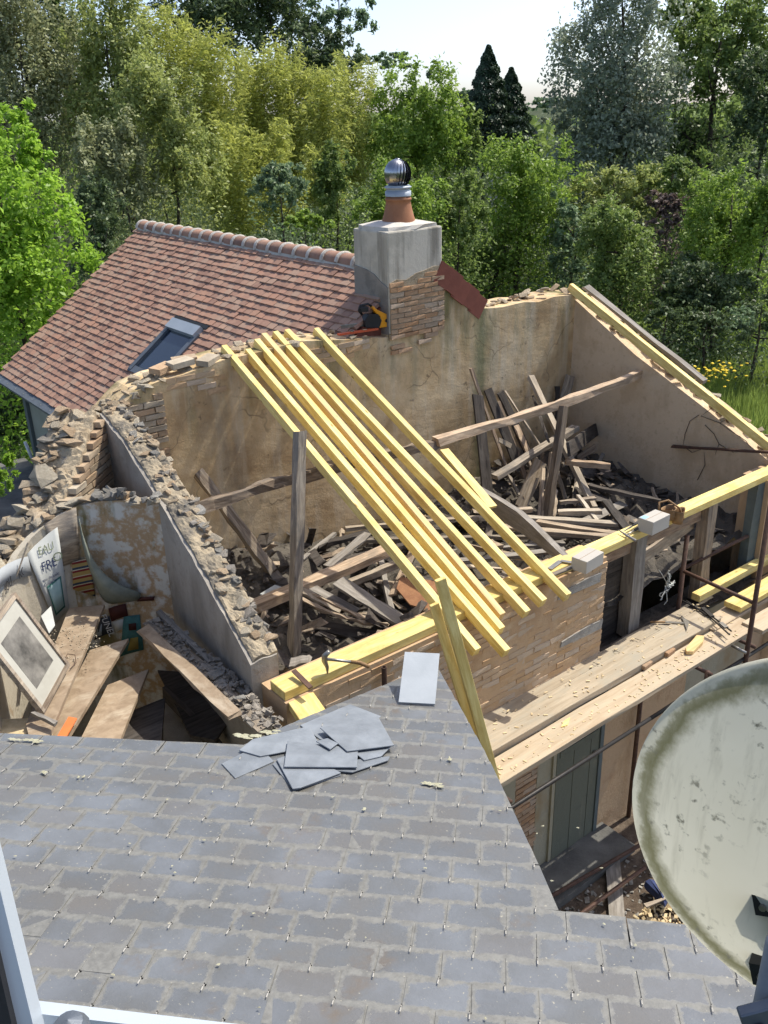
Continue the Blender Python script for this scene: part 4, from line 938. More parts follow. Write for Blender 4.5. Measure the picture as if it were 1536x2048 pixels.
o = MB().prism([at(793,1180,Z=3.12), at(800,1158,Z=3.15), at(880,1165,Z=3.12), at(890,1205,Z=3.1), at(870,1228,Z=3.08), at(820,1212,Z=3.08)], (0,0,.02)).obj('rust_sheet', 'rust_sheet'); tag(o, 'rust coloured broken sheet lying on the floor under the rafters', 'metal sheet')
o = MB().prism([at(520,1190,Z=3.2), at(550,1172,Z=3.25), at(575,1180,Z=3.2), at(548,1200,Z=3.15)], (0,0,.015)).obj('plastic_scrap', 'cord_white'); tag(o, 'crumpled white plastic scrap on the rubble left of the post', 'scrap')

# ------------------------------------------------------------------ opening at the right: posts and boards
def vb(name, x, y0, y1, z0, z1, w, mt, label, cat='post'):
    o = beam(name, (x,y0,z1), (x,y0,z0), w, w*.8, mt, (0,1,0), None, .004, 6); return tag(o, label, cat)
vb('jack_post', 7.33, 5.18, 0, 2.45, PZ-.09, .19, 'old_wood_grey', 'thick old post carrying the wall plate beside the dark opening')
vb('jack_post', 8.60, 5.16, 0, 2.45, PZ-.02, .17, 'old_wood', 'second old post, right of the dark opening, its top above the plate')
vb('jamb_post', 9.52, 5.12, 0, 0, PZ-.085, .15, 'jamb_paint', 'blue grey painted post under the right end of the wall plate')
o = beam('lintel_board', (6.62,5.2,PZ-.2), (8.5,5.2,PZ-.22), .05, .2, 'old_wood', rough=.005, seg=6); tag(o, 'old brown lintel board under the wall plate over the opening', 'board')
o = beam('lintel_board', (7.42,5.28,PZ-.55), (8.55,5.3,PZ-.40), .04, .14, 'old_wood_pale', rough=.006, seg=6); tag(o, 'pale broken board slanting across the opening between the two posts', 'board')
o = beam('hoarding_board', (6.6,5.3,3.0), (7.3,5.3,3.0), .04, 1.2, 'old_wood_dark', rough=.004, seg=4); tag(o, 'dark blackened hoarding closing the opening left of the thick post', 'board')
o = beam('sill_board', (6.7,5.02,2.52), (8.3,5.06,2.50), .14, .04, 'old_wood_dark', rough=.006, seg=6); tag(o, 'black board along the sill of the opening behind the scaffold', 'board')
for x, z in ((6.02,3.52),(6.1,2.95)):
    v = [(x-.12,4.988,z-.03),(x+.5,4.985,z-.05),(x+.52,4.985,z+.05),(x+.3,4.985,z+.06),(x+.1,4.985,z+.05),(x-.1,4.985,z+.03)]
    MB().prism(v, (0,.02,0)).obj('mortar_smear', 'mortar_grey', fw)

# ------------------------------------------------------------------ scaffold
DZ = 2.6
scf = thing('scaffold', 'rusty brown tubular steel scaffold in front of the facade', 'scaffold', (8.5,4.6,0))
def pole(pts, r, name='pole', mt='rust', parent=scf): return MB().tube(pts, r, 10).obj(name, mt, parent, None, True)
pA = at(1358,1207,Z=DZ); pole([(pA.x,pA.y,0),(pA.x,pA.y,DZ+.86)], .026)
pB = at(1493,1310,Y=4.15); pole([(pB.x,pB.y,0),(pB.x,pB.y,DZ+1.6)], .026)
pole([(4.35,4.15,0),(4.35,4.15,DZ-.1)], .026); pole([(7.3,4.15,0),(7.3,4.15,DZ-.1)], .026); pole([(7.3,4.9,0),(7.3,4.9,DZ-.1)], .026)
pole([(pA.x,pA.y,DZ+.42),(pB.x,pB.y,DZ+.42)], .022, 'guard_rail')
pole([(pA.x,pA.y+.03,DZ+.42),(pA.x+2.6,pA.y+.03,DZ+.42)], .022, 'guard_rail')
pole([(3.2,4.17,DZ-.28),(6.4,4.17,DZ-.27)], .02, 'ledger', 'iron_black'); pole([(6.4,4.17,DZ-.27),(9.0,4.17,DZ-.27)], .02, 'ledger', 'iron_black')
for x in (4.4, 7.3, pA.x, 10.0): pole([(x,5.0,DZ-.12),(x,4.1,DZ-.12)], .022, 'transom')
pole([at(1455,1286,Z=DZ-.1), at(1492,1306,Z=DZ-.1)], .018, 'hook_bar', 'steel')
for (pa, pb_) in (((1090,1800),(1280,1690)),((1130,1850),(1290,1735))):
    o = MB().tube([at(*pa,Z=.25), at(*pb_,Z=.25)], .022, 8).obj('steel_tube', 'rust'); tag(o, 'rusty tube lying low over the yard, '+('nearer the door' if pa[0]==1090 else 'nearer the slate eave'), 'tube', 'tubes in the yard')
def plank(x0, x1, y0, y1, z, th, mt, label):
    o = beam('scaffold_plank', (x0,(y0+y1)/2,z-th/2), (x1,(y0+y1)/2+.0,z-th/2), y1-y0, th, mt, rough=.003, seg=8); tag(bevel(o,.004), label, 'plank', 'scaffold planks'); return o
plank(4.2,8.12,4.85,5.0,DZ,.04,'scaffold_wood','dusty scaffold plank tight against the brick facade')
plank(4.2,8.15,4.56,4.845,DZ+.012,.075,'scaffold_wood','thick grey middle scaffold plank with a slating hammer lying on it')
plank(4.2,8.42,4.26,4.54,DZ-.05,.055,'scaffold_wood_orange','outer scaffold plank, pinkish edge, wood offcuts lying on it')
plank(7.95,11.2,4.50,4.72,DZ-.03,.05,'scaffold_wood_orange','far scaffold plank between the two yellow beams')
plank(8.3,11.2,4.15,4.40,DZ-.02,.05,'scaffold_wood_orange','far outer scaffold plank beside the standing pole')
o = beam('new_beam', (8.28,4.98,DZ+.05), (11.2,4.98,DZ+.05), .11, .085, 'new_wood'); tag(bevel(o,.003), 'yellow squared beam lying on the far scaffold, next to the opening', 'beam', 'yellow beams on the scaffold')
o = beam('new_beam', (8.42,4.60,DZ+.04), (11.2,4.60,DZ+.04), .21, .065, 'new_wood'); tag(bevel(o,.003), 'broad flat yellow beam lying on the far scaffold, outer of the two', 'beam', 'yellow beams on the scaffold')

# ------------------------------------------------------------------ tools and small things
def on(x, y, z, dz=0): p = at(x, y, Z=z); p.z += dz; return p
# roofer's hammer standing on its claw on the plate
hm = thing('roof_hammer', "roofer's hammer with curved claw head standing on the left part of the wall plate", 'hammer', on(655,1350,PZ))
c0 = on(655,1347,PZ); rt_ = Vector((CX.x,CX.y,0)).normalized(); fw_ = Vector((CF.x,CF.y,0)).normalized()
hd = [c0, c0+rt_*.0+Vector((0,0,.06)), c0-rt_*.018+Vector((0,0,.12)), c0-rt_*.012+Vector((0,0,.165)), c0+rt_*.025+Vector((0,0,.205))]
MB().tube(hd, [.006,.016,.024,.025,.018], 8).obj('head', 'steel', hm, None, True)
h0 = c0-rt_*.006+Vector((0,0,.135)); h1 = on(720,1332,PZ,.03); h2 = on(738,1338,PZ,.02)
MB().tube([h0, h0.lerp(h1,.5), h1], [.014,.012,.014], 8).obj('shank', 'steel', hm, None, True); MB().tube([h0.lerp(h1,.72), h1, h2], [.014,.018,.016], 8).obj('grip', 'leather', hm, None, True)
bar = beam('pry_bar', on(588,1352,PZ,.05), on(622,1380,PZ,.02), .04, .012, 'rust', rough=.001, seg=3); tag(bar, 'flat rusty bar lying over the left end of the wall plate', 'bar')
o = MB().tube([at(768,1334,Y=4.93), at(768,1334,Y=4.93)-Vector((0,0,1.2))], .022, 12, False).obj('pipe_stub', 'rust'); m = o.modifiers.new('t','SOLIDIFY'); m.thickness = .006; tag(o, 'short rusty pipe end standing beside the wall plate left of the pale slate', 'pipe')
# cartons
def carton(x, y, w, d, h, yaw, label, sticker):
    c = on(x, y, PZ); t = thing('carton', label, 'box', c, 'cartons on the wall plate'); M = Matrix.Translation(c) @ rot(0,0,yaw)
    bevel(MB().box(-w/2,w/2,-d/2,d/2,.001,h).obj('box_body', 'carton', t, M), .003)
    MB().box(-w/2-.001,w/2+.001,-.002,.002,h,h+.0008).obj('flap_seam', 'leather', t, M)
    if sticker: MB().box(-w/2+.01,-w/2+.09,.02,d/2-.012,h,h+.001).obj('sticker', 'sticker_blue', t, M)
carton(1174,1133,.29,.17,.13,.62-AZ*.55,'plain white carton on the wall plate by the point of the grey timber',False)
carton(1306,1058,.30,.18,.15,.55-AZ*.55,'white carton with a blue sticker beside the leather tool pouch',True)
# leather tool pouch
tp = thing('tool_pouch', 'brown leather tool pouch slung over the wall plate behind the stickered carton', 'tool pouch', on(1338,1035,PZ))
pc = on(1336,1038,PZ)
def pouch(c, rx, ry, h, open_=1.15, flip=0):
    v = []; n = 14; prof = [(.55,-h*.0),(.95,.05*h),(1.05,.45*h),(1.0,.8*h),(open_,h),(open_*.86,h*.97),(.8,.5*h)]
    for r, z in prof:
        for j in range(n):
            a = 2*pi*j/n; k = 1+.12*sin(3*a+flip); v.append((c[0]+rx*r*k*cos(a), c[1]+ry*r*k*sin(a), c[2]+z+.02*h*sin(2*a+flip)))
    f = [(i*n+j,i*n+(j+1)%n,(i+1)*n+(j+1)%n,(i+1)*n+j) for i in range(len(prof)-1) for j in range(n)]+[tuple(range(n))[::-1]]
    return MB().add(v, f)
pouch(pc, .085, .06, .13).obj('pouch_pocket', 'leather', tp, None, True); pouch(pc+Vector((.10,-.06,-.06)), .07, .05, .16, 1.2, 1).obj('pouch_pocket', 'leather', tp, None, True)
MB().tube([pc+Vector((-.1,.05,.1)), pc+Vector((-.04,.1,.17)), pc+Vector((.06,.06,.18)), pc+Vector((.13,-.04,.1)), pc+Vector((.14,-.10,-.02))], .012, 6).obj('belt', 'leather', tp, None, True)
# hammer and pliers on the plate
t = thing('claw_hammer', 'small hammer with black grip and steel head on the plate beside the stickered carton', 'hammer', on(1262,1072,PZ))
a, b = on(1252,1074,PZ,.02), on(1292,1052,PZ,.03)
MB().tube([a, a.lerp(b,.45)], .009, 8).obj('shank', 'steel', t, None, True); MB().tube([a.lerp(b,.4), b], [.014,.017], 8).obj('grip', 'rubber_grip', t, None, True)
MB().tube([on(1238,1066,PZ,.03), a, on(1272,1084,PZ,.012)], [.006,.013,.015], 6).obj('head', 'steel', t)
t = thing('pliers', 'black handled pliers lying beside the small hammer on the wall plate', 'pliers', on(1280,1055,PZ))
for dx in (-5, 6): MB().tube([on(1262,1060,PZ,.04), on(1276,1054+dx*.4,PZ,.06), on(1292,1048+dx,PZ,.05)], [.008,.010,.011], 8).obj('handle', 'rubber_grip', t, None, True)
MB().tube([on(1262,1060,PZ,.04), on(1248,1068,PZ,.035)], [.012,.005], 6).obj('jaw', 'steel', t)
t = thing('metal_angle', 'bright metal angle offcut lying on the wall plate behind the rightmost middle rafter', 'metal offcut', on(1115,1130,PZ))
beam('flange', on(1099,1140,PZ,.012), on(1121,1124,PZ,.012), .05, .006, 'steel', parent=t); beam('flange', on(1121,1124,PZ,.016), on(1156,1130,PZ,.016), .04, .006, 'steel', parent=t)
o = beam('wood_strip', on(1105,1152,PZ,.012), on(1150,1134,PZ,.012), .05, .015, 'old_wood', rough=.002); tag(o, 'thin brown strip of wood lying beside the metal angle on the plate', 'wood strip')
# slater's knife hammer on the middle plank
t = thing('slate_knife', "slater's hammer with long steel blade and dark grip lying on the middle scaffold plank", 'hammer', on(1330,1250,DZ))
a, b, c = on(1300,1247,DZ,.02), on(1330,1248,DZ,.025), on(1372,1251,DZ,.03)
MB().tube([a, b], [.011,.012], 8).obj('grip', 'leather', t, None, True); beam('blade', b, c, .035, .006, 'steel', parent=t)
MB().prism([on(1361,1237,DZ,.03), on(1378,1249,DZ,.03), on(1373,1266,DZ,.03), on(1368,1252,DZ,.03)], (0,0,.008)).obj('head', 'steel', t)
t = thing('slate_ripper', 'long black iron slating tool lying across the end of the scaffold planks', 'roofing tool', on(1415,1225,DZ))
for k, (p, q) in enumerate((((1362,1205),(1408,1228)),((1372,1206),(1412,1236)),((1408,1228),(1458,1275)),((1414,1230),(1462,1268)))):
    MB().tube([on(*p,DZ,.03), on(*q,DZ,.035)], .009, 6).obj('rod' if k != 2 else 'blade', 'iron_black', t)
beam('clip', on(1404,1222,DZ,.04), on(1424,1240,DZ,.04), .05, .02, 'iron_black', parent=t); beam('clip', on(1440,1252,DZ,.04), on(1452,1262,DZ,.04), .05, .02, 'steel', parent=t)
MB().tube([on(1459,1268,DZ-.05,.005), on(1459,1268,DZ-.05,-.09)], .01, 6).obj('hook', 'iron_black', t)
for k, (x, y, yaw, lb) in enumerate(((1292,1334,.1,'nearer broken brick stub wedged beside the middle plank'),(1338,1308,.1,'farther broken brick stub in two pieces beside the middle plank'))):
    o = link('brick_stub', mesh('brick_stub', boxv(-.075,.075,-.03,.03,0,.05), BOXF, 'brick'), Matrix.Translation(on(x,y,DZ-.05,.001)) @ rot(.05,.0,yaw)); tag(bevel(o,.006), lb, 'brick', 'brick stubs on the scaffold')
v = [on(1370,1303,DZ-.05), on(1392,1277,DZ-.05), on(1408,1278,DZ-.05), on(1405,1290,DZ-.05), on(1385,1310,DZ-.05), on(1372,1310,DZ-.05)]
o = MB().prism(v, (0,0,.045)).obj('wood_offcut', 'new_wood_pinkish'); tag(bevel(o,.004), 'split chunk of fresh wood lying near the end of the outer plank', 'wood offcut')
o = MB().prism([on(1128,1444,DZ-.05), on(1140,1436,DZ-.05), on(1135,1452,DZ-.05), on(1122,1456,DZ-.05)], (0,0,.012)).obj('wood_chip', 'new_wood'); tag(o, 'small curled yellow wood chip alone on the outer plank', 'wood chip')
sh = MB()
for _ in range(260):
    p = Vector((random.uniform(4.4,8.3), random.choice([random.uniform(4.3,4.5), random.uniform(4.6,4.97)]), 0)); p.z = DZ-.047 if p.y < 4.53 else DZ+.016; s = random.uniform(.004,.02); an = random.uniform(0,6.3); d = Vector((cos(an),sin(an),0))*s; e = Vector((-sin(an),cos(an),0))*s*.4
    sh.prism([p-d-e, p+d-e, p+d+e, p-d+e], (0,0,.004))
tag(sh.obj('sawdust', 'chips'), 'sawdust and small chips scattered over the scaffold planks', 'sawdust', kind='stuff')
# white cable bundle hanging at the opening
t = thing('cable_bundle', 'tangled bundle of thin white cable hanging in the dark opening', 'cable', at(1335,1165,Y=4.95))
c = at(1335,1168,Y=4.97)
for k in range(9):
    an = random.uniform(0,6.3); L = random.uniform(.07,.16); pts = []
    for j in range(13):
        u = 2*pi*j/12; pts.append(c+Vector((cos(an)*L*(1-cos(u))*.6+random.gauss(0,.006), random.gauss(0,.015), -.03+sin(an)*L*(1-cos(u))*.7+L*.25*sin(u)*cos(an+1))))
    MB().tube(pts, .0035, 5).obj('cable_loop', 'cord_white', t, None, True)
MB().tube([c, c+Vector((-.1,.02,.15)), c+Vector((-.16,.02,.22))], .0035, 5).obj('cable_end', 'cord_white', t, None, True)
MB().tube([c+Vector((0,0,-.1)), c+Vector((.03,0,-.22)), c+Vector((-.02,0,-.25))], .0035, 5).obj('cable_end', 'cord_white', t, None, True)
for k in range(5):
    p = at(1190+k*42,1330-k*24,Z=DZ); MB().tube([p+Vector((0,.03,.02)), p+Vector((.0,-.05,.03))], .003, 5).obj('nail', 'steel', scf)
# chainsaw and spirit level by the chimney
cc = at(744,640,Y=8.62); cc.z = 5.46
ch = thing('chainsaw', 'small yellow and black chainsaw standing on the wall against the chimney', 'chainsaw', cc)
R_ = frame(cc, (1,-.25,0), None, (0,0,1)); S_ = Matrix.Scale(1.12,4)
def csp(mb, name, mt, bev=.006, sm=False): o = mb.obj(name, mt, ch, R_ @ S_, sm); bevel(o, bev, 2) if bev else None; return o
csp(MB().prism([(.02,-.05,.0),(.20,-.05,.0),(.215,-.05,.05),(.20,-.05,.12),(.13,-.05,.15),(.04,-.05,.20),(.0,-.05,.24),(-.01,-.05,.22),(.03,-.05,.16),(.08,-.05,.12),(.05,-.05,.06)], (0,.10,0)), 'housing', 'orange_plastic')
csp(MB().prism([(-.10,-.06,.02),(.06,-.06,.0),(.09,-.06,.08),(.05,-.06,.15),(-.06,-.06,.16),(-.11,-.06,.10)], (0,.12,0)), 'engine_body', 'black_plastic')
csp(MB().tube([(-.11,0,.15),(-.15,0,.20),(-.13,0,.25),(-.04,0,.26),(.0,0,.23)], .013, 8), 'top_handle', 'black_plastic', 0, True)
csp(MB().box(-.14,-.05,-.04,.04,.185,.235), 'hand_guard', 'black_plastic')
csp(MB().lathe([(.0,.0),(.02,.0),(.02,.008),(0,.008)],12,(0,0,0)), 'fuel_cap', 'black_plastic', 0).matrix_basis = R_ @ S_ @ Matrix.Translation((.15,-.05,.07)) @ Matrix.Rotation(pi/2,4,'X')
csp(MB().box(-.36,-.1,-.006,.006,.03,.07), 'guide_bar', 'steel', .003)
a, b = at(676,660,Y=8.58), at(755,668,Y=8.55); a.z = 5.47; b.z = 5.455
t = thing('spirit_level', 'red orange spirit level lying on the wall top beside the chainsaw', 'spirit level', a); beam('level_body', a, b, .05, .022, 'red_plastic', parent=t)
MB().lathe([(.018,0),(.026,.004),(.026,.012),(.018,.012)], 14).obj('vial_ring', 'steel', t, Matrix.Translation(a.lerp(b,.34)+Vector((0,0,.012)))); beam('vial', a.lerp(b,.62)+Vector((0,0,.013)), a.lerp(b,.72)+Vector((0,0,.013)), .02, .006, 'chips', parent=t)

# ------------------------------------------------------------------ lower facade: door
dr = thing('plank_door', 'dark green plank door in the facade below the scaffold', 'door', (6.28,4.99,0))
for k in range(5): MB().box(6.0+k*.138,6.134+k*.138,4.955+.004*(k%2),4.995,.06,2.05).obj('plank', 'door_paint', dr)
MB().box(5.95,5.999,4.96,5.0,.06,2.1).obj('door_frame', 'lower_plaster', dr); MB().box(6.692,6.75,4.94,5.0,.06,2.1).obj('door_frame', 'jamb_paint', dr)
MB().box(6.04,6.66,4.945,4.957,1.55,1.63).obj('ledge', 'door_paint', dr); MB().lathe([(.02,0),(.028,.01),(.02,.03),(0,.03)],12).obj('door_knob', 'steel', dr, Matrix.Translation((6.6,4.945,1.35)) @ Matrix.Rotation(pi/2,4,'X'))
lp = MB().box(5.73,5.95,4.985,4.999,.06,2.4).obj('render_panel', 'lower_plaster', fw); MB().box(6.76,8.3,4.98,4.999,.06,2.3).obj('render_panel', 'front_plaster', fw); MB().box(3.6,5.41,4.985,4.999,.06,2.4).obj('render_panel', 'lower_plaster', fw)
st1 = MB().box(5.1,6.9,4.5,4.98,.05,.16).obj('door_step', 'terrace_felt'); tag(st1, 'worn stone step along the foot of the facade by the door', 'step')
shards('yard_gravel', 1500, (4.6,9,2.2,4.5), lambda x, y: .06, 'stone_grey', .015, .06, 'brown gravel and litter over the yard below the scaffold')
shards('yard_chips', 1400, (6.1,7.6,2.6,3.9), lambda x, y: .10, 'chips', .01, .07, 'pale wood chips and straw heaped in the yard behind the dish')
o = beam('yard_board', at(1225,1720,Z=.1), at(1235,1850,Z=.1), .16, .03, 'old_wood_grey'); tag(o, 'grey board lying on the dark yard ground', 'board')
o = beam('yard_stick', at(1290,1812,Z=.3), at(1335,1795,Z=.3), .05, .02, 'old_wood_pale', taper=.4); tag(o, 'pale pointed stick on the wood chips beside the dish', 'stick')
o = MB().tube([at(1300,1770,Z=.15), at(1325,1800,Z=.25), at(1345,1760,Z=.2)], .07, 8).obj('blue_sack', 'ink_blue'); tag(o, 'dark blue crumpled sack in the yard beside the dish', 'sack')

# ------------------------------------------------------------------ stair room on the left
def slabq(name, quad, z, th, mt, label=None, cat=None, group=None, parent=None):
    pts = [at(x, y, Z=z) for x, y in quad]; c = sum(pts, Vector())/len(pts)
    o = MB().prism([p-c for p in pts], (0,0,-th)).obj(name, mt, parent, Matrix.Translation(c))
    return tag(o, label, cat, group) if label else o
stair = thing('winder_stair', 'dusty wooden winding stair going down into the dark at the left', 'stair', at(190,1400,Z=3.0))
slabq('tread', [(209,1209),(138,1216),(105,1300),(52,1450),(60,1480),(95,1480),(113,1436)], 3.74, .035, 'tread_wood', parent=stair)
slabq('tread', [(257,1277),(180,1300),(112,1430),(90,1490),(126,1490)], 3.56, .035, 'tread_wood', parent=stair)
slabq('tread', [(297,1338),(215,1370),(150,1500),(232,1500)], 3.38, .035, 'tread_wood', parent=stair)
slabq('tread', [(330,1395),(255,1425),(215,1510),(320,1510)], 3.18, .035, 'old_wood_dark', parent=stair)
slabq('landing', [(60,1436),(108,1440),(100,1485),(-40,1485),(-40,1440)], 3.70, .03, 'chips', parent=stair)
o = slabq('orange_panel', [(137,1433),(154,1436),(131,1476),(112,1476)], 3.62, .012, 'orange_panel', 'orange painted board end poking up between the stair treads', 'board')
o = beam('lath', at(66,1426,Z=3.82), at(112,1448,Z=3.80), .03, .03, 'old_wood_grey', rough=.003, seg=3); tag(o, 'short grey lath lying in front of the framed picture', 'lath')
# planks along the partition
for a, b, X, w, h, mt, lb in (((300,1246),(530,1462),2.60,.13,.035,'old_wood','dusty plank along the partition wall, the one under the loose slates'),
                              ((318,1232),(560,1470),2.72,.05,.13,'old_wood_grey','narrow plank on edge against the foot of the partition wall'),
                              ((288,1258),(470,1430),2.47,.12,.03,'tread_wood','lower dusty plank left of the partition planks')):
    o = beam('partition_plank', at(*a,X=X), at(*b,X=X), w, h, mt, rough=.005, seg=6); tag(o, lb, 'plank', 'planks along the partition')
for x, y, s in ((440,1372,.16),(455,1395,.13),(430,1355,.12),(480,1400,.10),(410,1345,.12),(500,1420,.09)):
    p = at(x,y,X=2.62); o = link('slate_shard', rock_mesh('slate_shard', 'stone_grey', s*.6, s*.45, .012, 12, x), Matrix.Translation(p+Vector((0,0,.03))) @ rot(random.gauss(0,.25),random.gauss(0,.25),random.uniform(0,6))); tag(o, 'broken grey slate shard lying on the plank beside the partition', 'slate', 'slate shards by the partition')
PA = at(300,1246,X=2.6); PB = at(530,1462,X=2.6)
shards('plaster_crumbs', 300, (2.54,2.76,PB.y,PA.y), lambda x, y: np.interp(y,[PB.y,PA.y],[PB.z,PA.z])+.02, 'stone_grey', .012, .06, 'plaster crumbs and shards piled along the foot of the partition')
shards('stair_crumbs', 260, (1.6,2.12,6.6,7.2), lambda x, y: 3.742, 'stone', .004, .014, 'plaster crumbs scattered over the upper stair tread')
slabq('white_board', [(327,1388),(336,1388),(425,1500),(327,1500)], 2.6, .02, 'partition_plaster', 'grey white board standing in the dark of the stairwell', 'board')
o = beam('stair_string', at(330,1385,Z=2.9), at(440,1500,Z=2.75), .05, .16, 'old_wood_dark', seg=2); tag(o, 'dark stair string running down beside the grey white board', 'board')
slabq('lower_board', [(305,1320),(345,1300),(455,1445),(430,1480),(380,1470)], 2.9, .03, 'old_wood_dark', 'dark brown board below the partition planks', 'board')
# things on the curved wall
def onwall(x, y):
    r = ray(x, y); best = None
    for i in range(len(CW)-1):
        a = Vector(CW[i]); b = Vector(CW[i+1]); d = b-a; d.z = 0; n = Vector((-d.y,d.x,0)); k = (a-CAM).dot(n)/r.dot(n); p = CAM+r*k
        u = (p-a).dot(d)/d.dot(d)
        lo = -1.5 if i == 0 else 0; hi = 2.5 if i == len(CW)-2 else 1.0001
        if lo <= u < hi and k > 0 and (best is None or k > best[1]): best = (i+u, k, p)
    return best
def wallquad(name, q, mt, label=None, cat=None, off=.012, n=6, parent=None, th=.004):
    # q = TL, TR, BR, BL in photo pixels; follows the wall's curve
    v = []; f = []
    ends = [onwall(*p) for p in q]
    (uTL,_,pTL),(uTR,_,pTR),(uBR,_,pBR),(uBL,_,pBL) = ends
    for k in range(n+1):
        t = k/n; ut = uTL+(uTR-uTL)*t; ub = uBL+(uBR-uBL)*t
        for (u, z) in ((ub, pBL.z+(pBR.z-pBL.z)*t), (ut, pTL.z+(pTR.z-pTL.z)*t)):
            i = max(0, min(int(math.floor(u)), len(CW)-2)); a = Vector(CW[i]); b = Vector(CW[i+1]); P = a+(b-a)*(u-i); d = b-a; d.z = 0; d.normalize(); nn_ = Vector((-d.y,d.x,0)); P += nn_*off; v.append((P.x,P.y,z))
    for k in range(n): f.append((2*k,2*k+2,2*k+3,2*k+1))
    o = link(name, mesh(name, v, f, mt, True), None, parent); m = o.modifiers.new('t','SOLIDIFY'); m.thickness = th; m.offset = 0
    return tag(o, label, cat) if label else o
def text(body, x, y, size, mt, parent, roll=0, off=.02, shear=0, name='lettering', squeeze=1):
    u, k, p = onwall(x, y); i = max(0, min(int(u), len(CW)-2)); a = Vector(CW[i]); b = Vector(CW[i+1]); d = b-a; d.z = 0; d.normalize(); n = Vector((-d.y,d.x,0))
    cu = bpy.data.curves.new(name, 'FONT'); cu.body = body; cu.size = size; cu.align_x = 'CENTER'; cu.align_y = 'CENTER'; cu.extrude = .0004; cu.shear = shear
    tmp = bpy.data.objects.new('tmp', cu); COL.objects.link(tmp); dg = bpy.context.evaluated_depsgraph_get(); me = bpy.data.meshes.new_from_object(tmp.evaluated_get(dg)); bpy.data.objects.remove(tmp)
    me.name = name; me.materials.clear(); me.materials.append(MATS[mt])
    x_ = -d; M = frame(p+n*off, x_, Vector((0,0,1))) @ Matrix.Rotation(roll,4,'Z') @ Matrix.Diagonal((squeeze,1,1,1)); return link(name, me, M, parent)
pz = wallquad('poster', [(50,1108),(113,1053),(137,1218),(108,1245)], 'paper_white', 'pale curled advertising poster with blue letters FRE on the curved wall', 'poster', .02, 8)
text('FRE', 94, 1128, .13, 'ink_blue', pz, 0, .029, squeeze=.8); text('eau de cologne', 103, 1150, .04, 'ink_blue', pz, 0, .029); text("d'oide 'orage", 102, 1161, .04, 'ink_blue', pz, 0, .029)
text('EAU', 88, 1096, .11, 'ink_pale_green', pz, 0, .029, squeeze=.8); text('O', 113, 1112, .12, 'ink_pale_green', pz, 0, .029)
wallquad('printed_frame', [(90,1172),(119,1150),(128,1212),(108,1230)], 'ink_green', off=.027, parent=pz, th=.002); wallquad('printed_picture', [(92,1175),(117,1155),(125,1209),(109,1224)], 'paper_green', off=.03, parent=pz, th=.002)
p2 = wallquad('poster', [(-40,1190),(52,1112),(60,1150),(-40,1235)], 'paper_grey', 'grey strip poster with black capitals left of the FRE poster', 'poster', .02, 6)
text('ROIS', 41, 1142, .11, 'ink_black', p2, -.0, .029, squeeze=.8); text('BOU', 9, 1172, .12, 'ink_black', p2, 0, .029, squeeze=.8)
wallquad('dark_panel', [(86,1050),(152,1014),(161,1122),(126,1132)], 'old_wood', 'stained brown panel on the curved wall right of the FRE poster', 'panel', .01, 6)
wallquad('striped_cloth', [(143,1122),(180,1112),(192,1190),(143,1176)], 'striped_cloth', 'striped red and yellow cloth hanging on the curved wall', 'cloth', .035, 6)
wallquad('striped_cloth', [(278,1192),(312,1190),(310,1198),(276,1200)], 'paper_maroon', 'strip of dark red cloth right of the hanging grey cloth', 'cloth', .03, 3)
wallquad('maroon_card', [(217,1216),(252,1206),(257,1230),(223,1242)], 'paper_maroon', 'dark maroon square card below the hanging grey cloth', 'card', .012, 3)
mg = wallquad('magazine_cover', [(201,1235),(219,1231),(227,1262),(188,1279)], 'paper_dark', 'dark magazine cover with white letters below the striped cloth', 'magazine', .014, 3)
text('FUNEL', 215, 1249, .085, 'ink_white', mg, -1.35, .018)
wallquad('cover_face', [(196,1250),(204,1246),(204,1268),(190,1272)], 'paper_grey', off=.019, parent=mg, n=2, th=.002)
tpic = wallquad('painted_picture', [(248,1232),(280,1228),(288,1298),(240,1312)], 'paper_teal', 'small teal and yellow painted picture low on the curved wall', 'picture', .012, 3)
wallquad('painted_field', [(262,1275),(277,1272),(278,1296),(256,1300)], 'paper_ochre', off=.017, parent=tpic, n=2, th=.002); wallquad('painted_field', [(258,1246),(273,1244),(274,1258),(259,1259)], 'paper_maroon', off=.017, parent=tpic, n=2, th=.002)
wallquad('torn_paper', [(225,1243),(250,1236),(246,1256),(232,1264)], 'paper_white', 'torn white paper between the magazine cover and the teal picture', 'paper', .01, 2)
# hanging grey cloth: a sagging sheet in front of the wall
up_ = [(157,1036),(166,1075),(183,1118),(208,1152),(240,1174),(282,1188)]; md = [(160,1062),(170,1105),(186,1146),(206,1180),(236,1194),(280,1196)]; lo_ = [(163,1085),(174,1128),(190,1165),(207,1212),(240,1206),(276,1202)]
v = []; f = []
for k in range(6):
    for j, (L, off) in enumerate(((up_,.16),(up_,.20),(md,.26),(lo_,.10))):
        x, y = L[k]; y -= 3 if j == 0 else 0; u, kk, p = onwall(x, y); i = max(0,min(int(u),len(CW)-2)); d = Vector(CW[i+1])-Vector(CW[i]); d.z = 0; d.normalize(); s = off*(.25 if k in (0,5) else 1); v.append(CAM+ray(x,y)*kk*(1-s/ (p-CAM).length))
for k in range(5):
    for j in range(3): a = 4*k+j; f.append((a,a+1,a+5,a+4))
o = link('hanging_cloth', mesh('hanging_cloth', v, f, 'cloth_grey', True)); m = o.modifiers.new('s','SUBSURF'); m.levels = m.render_levels = 2; m = o.modifiers.new('t','SOLIDIFY'); m.thickness = .008; tag(o, 'grey green cloth sagging like a hammock from the curved wall', 'cloth')
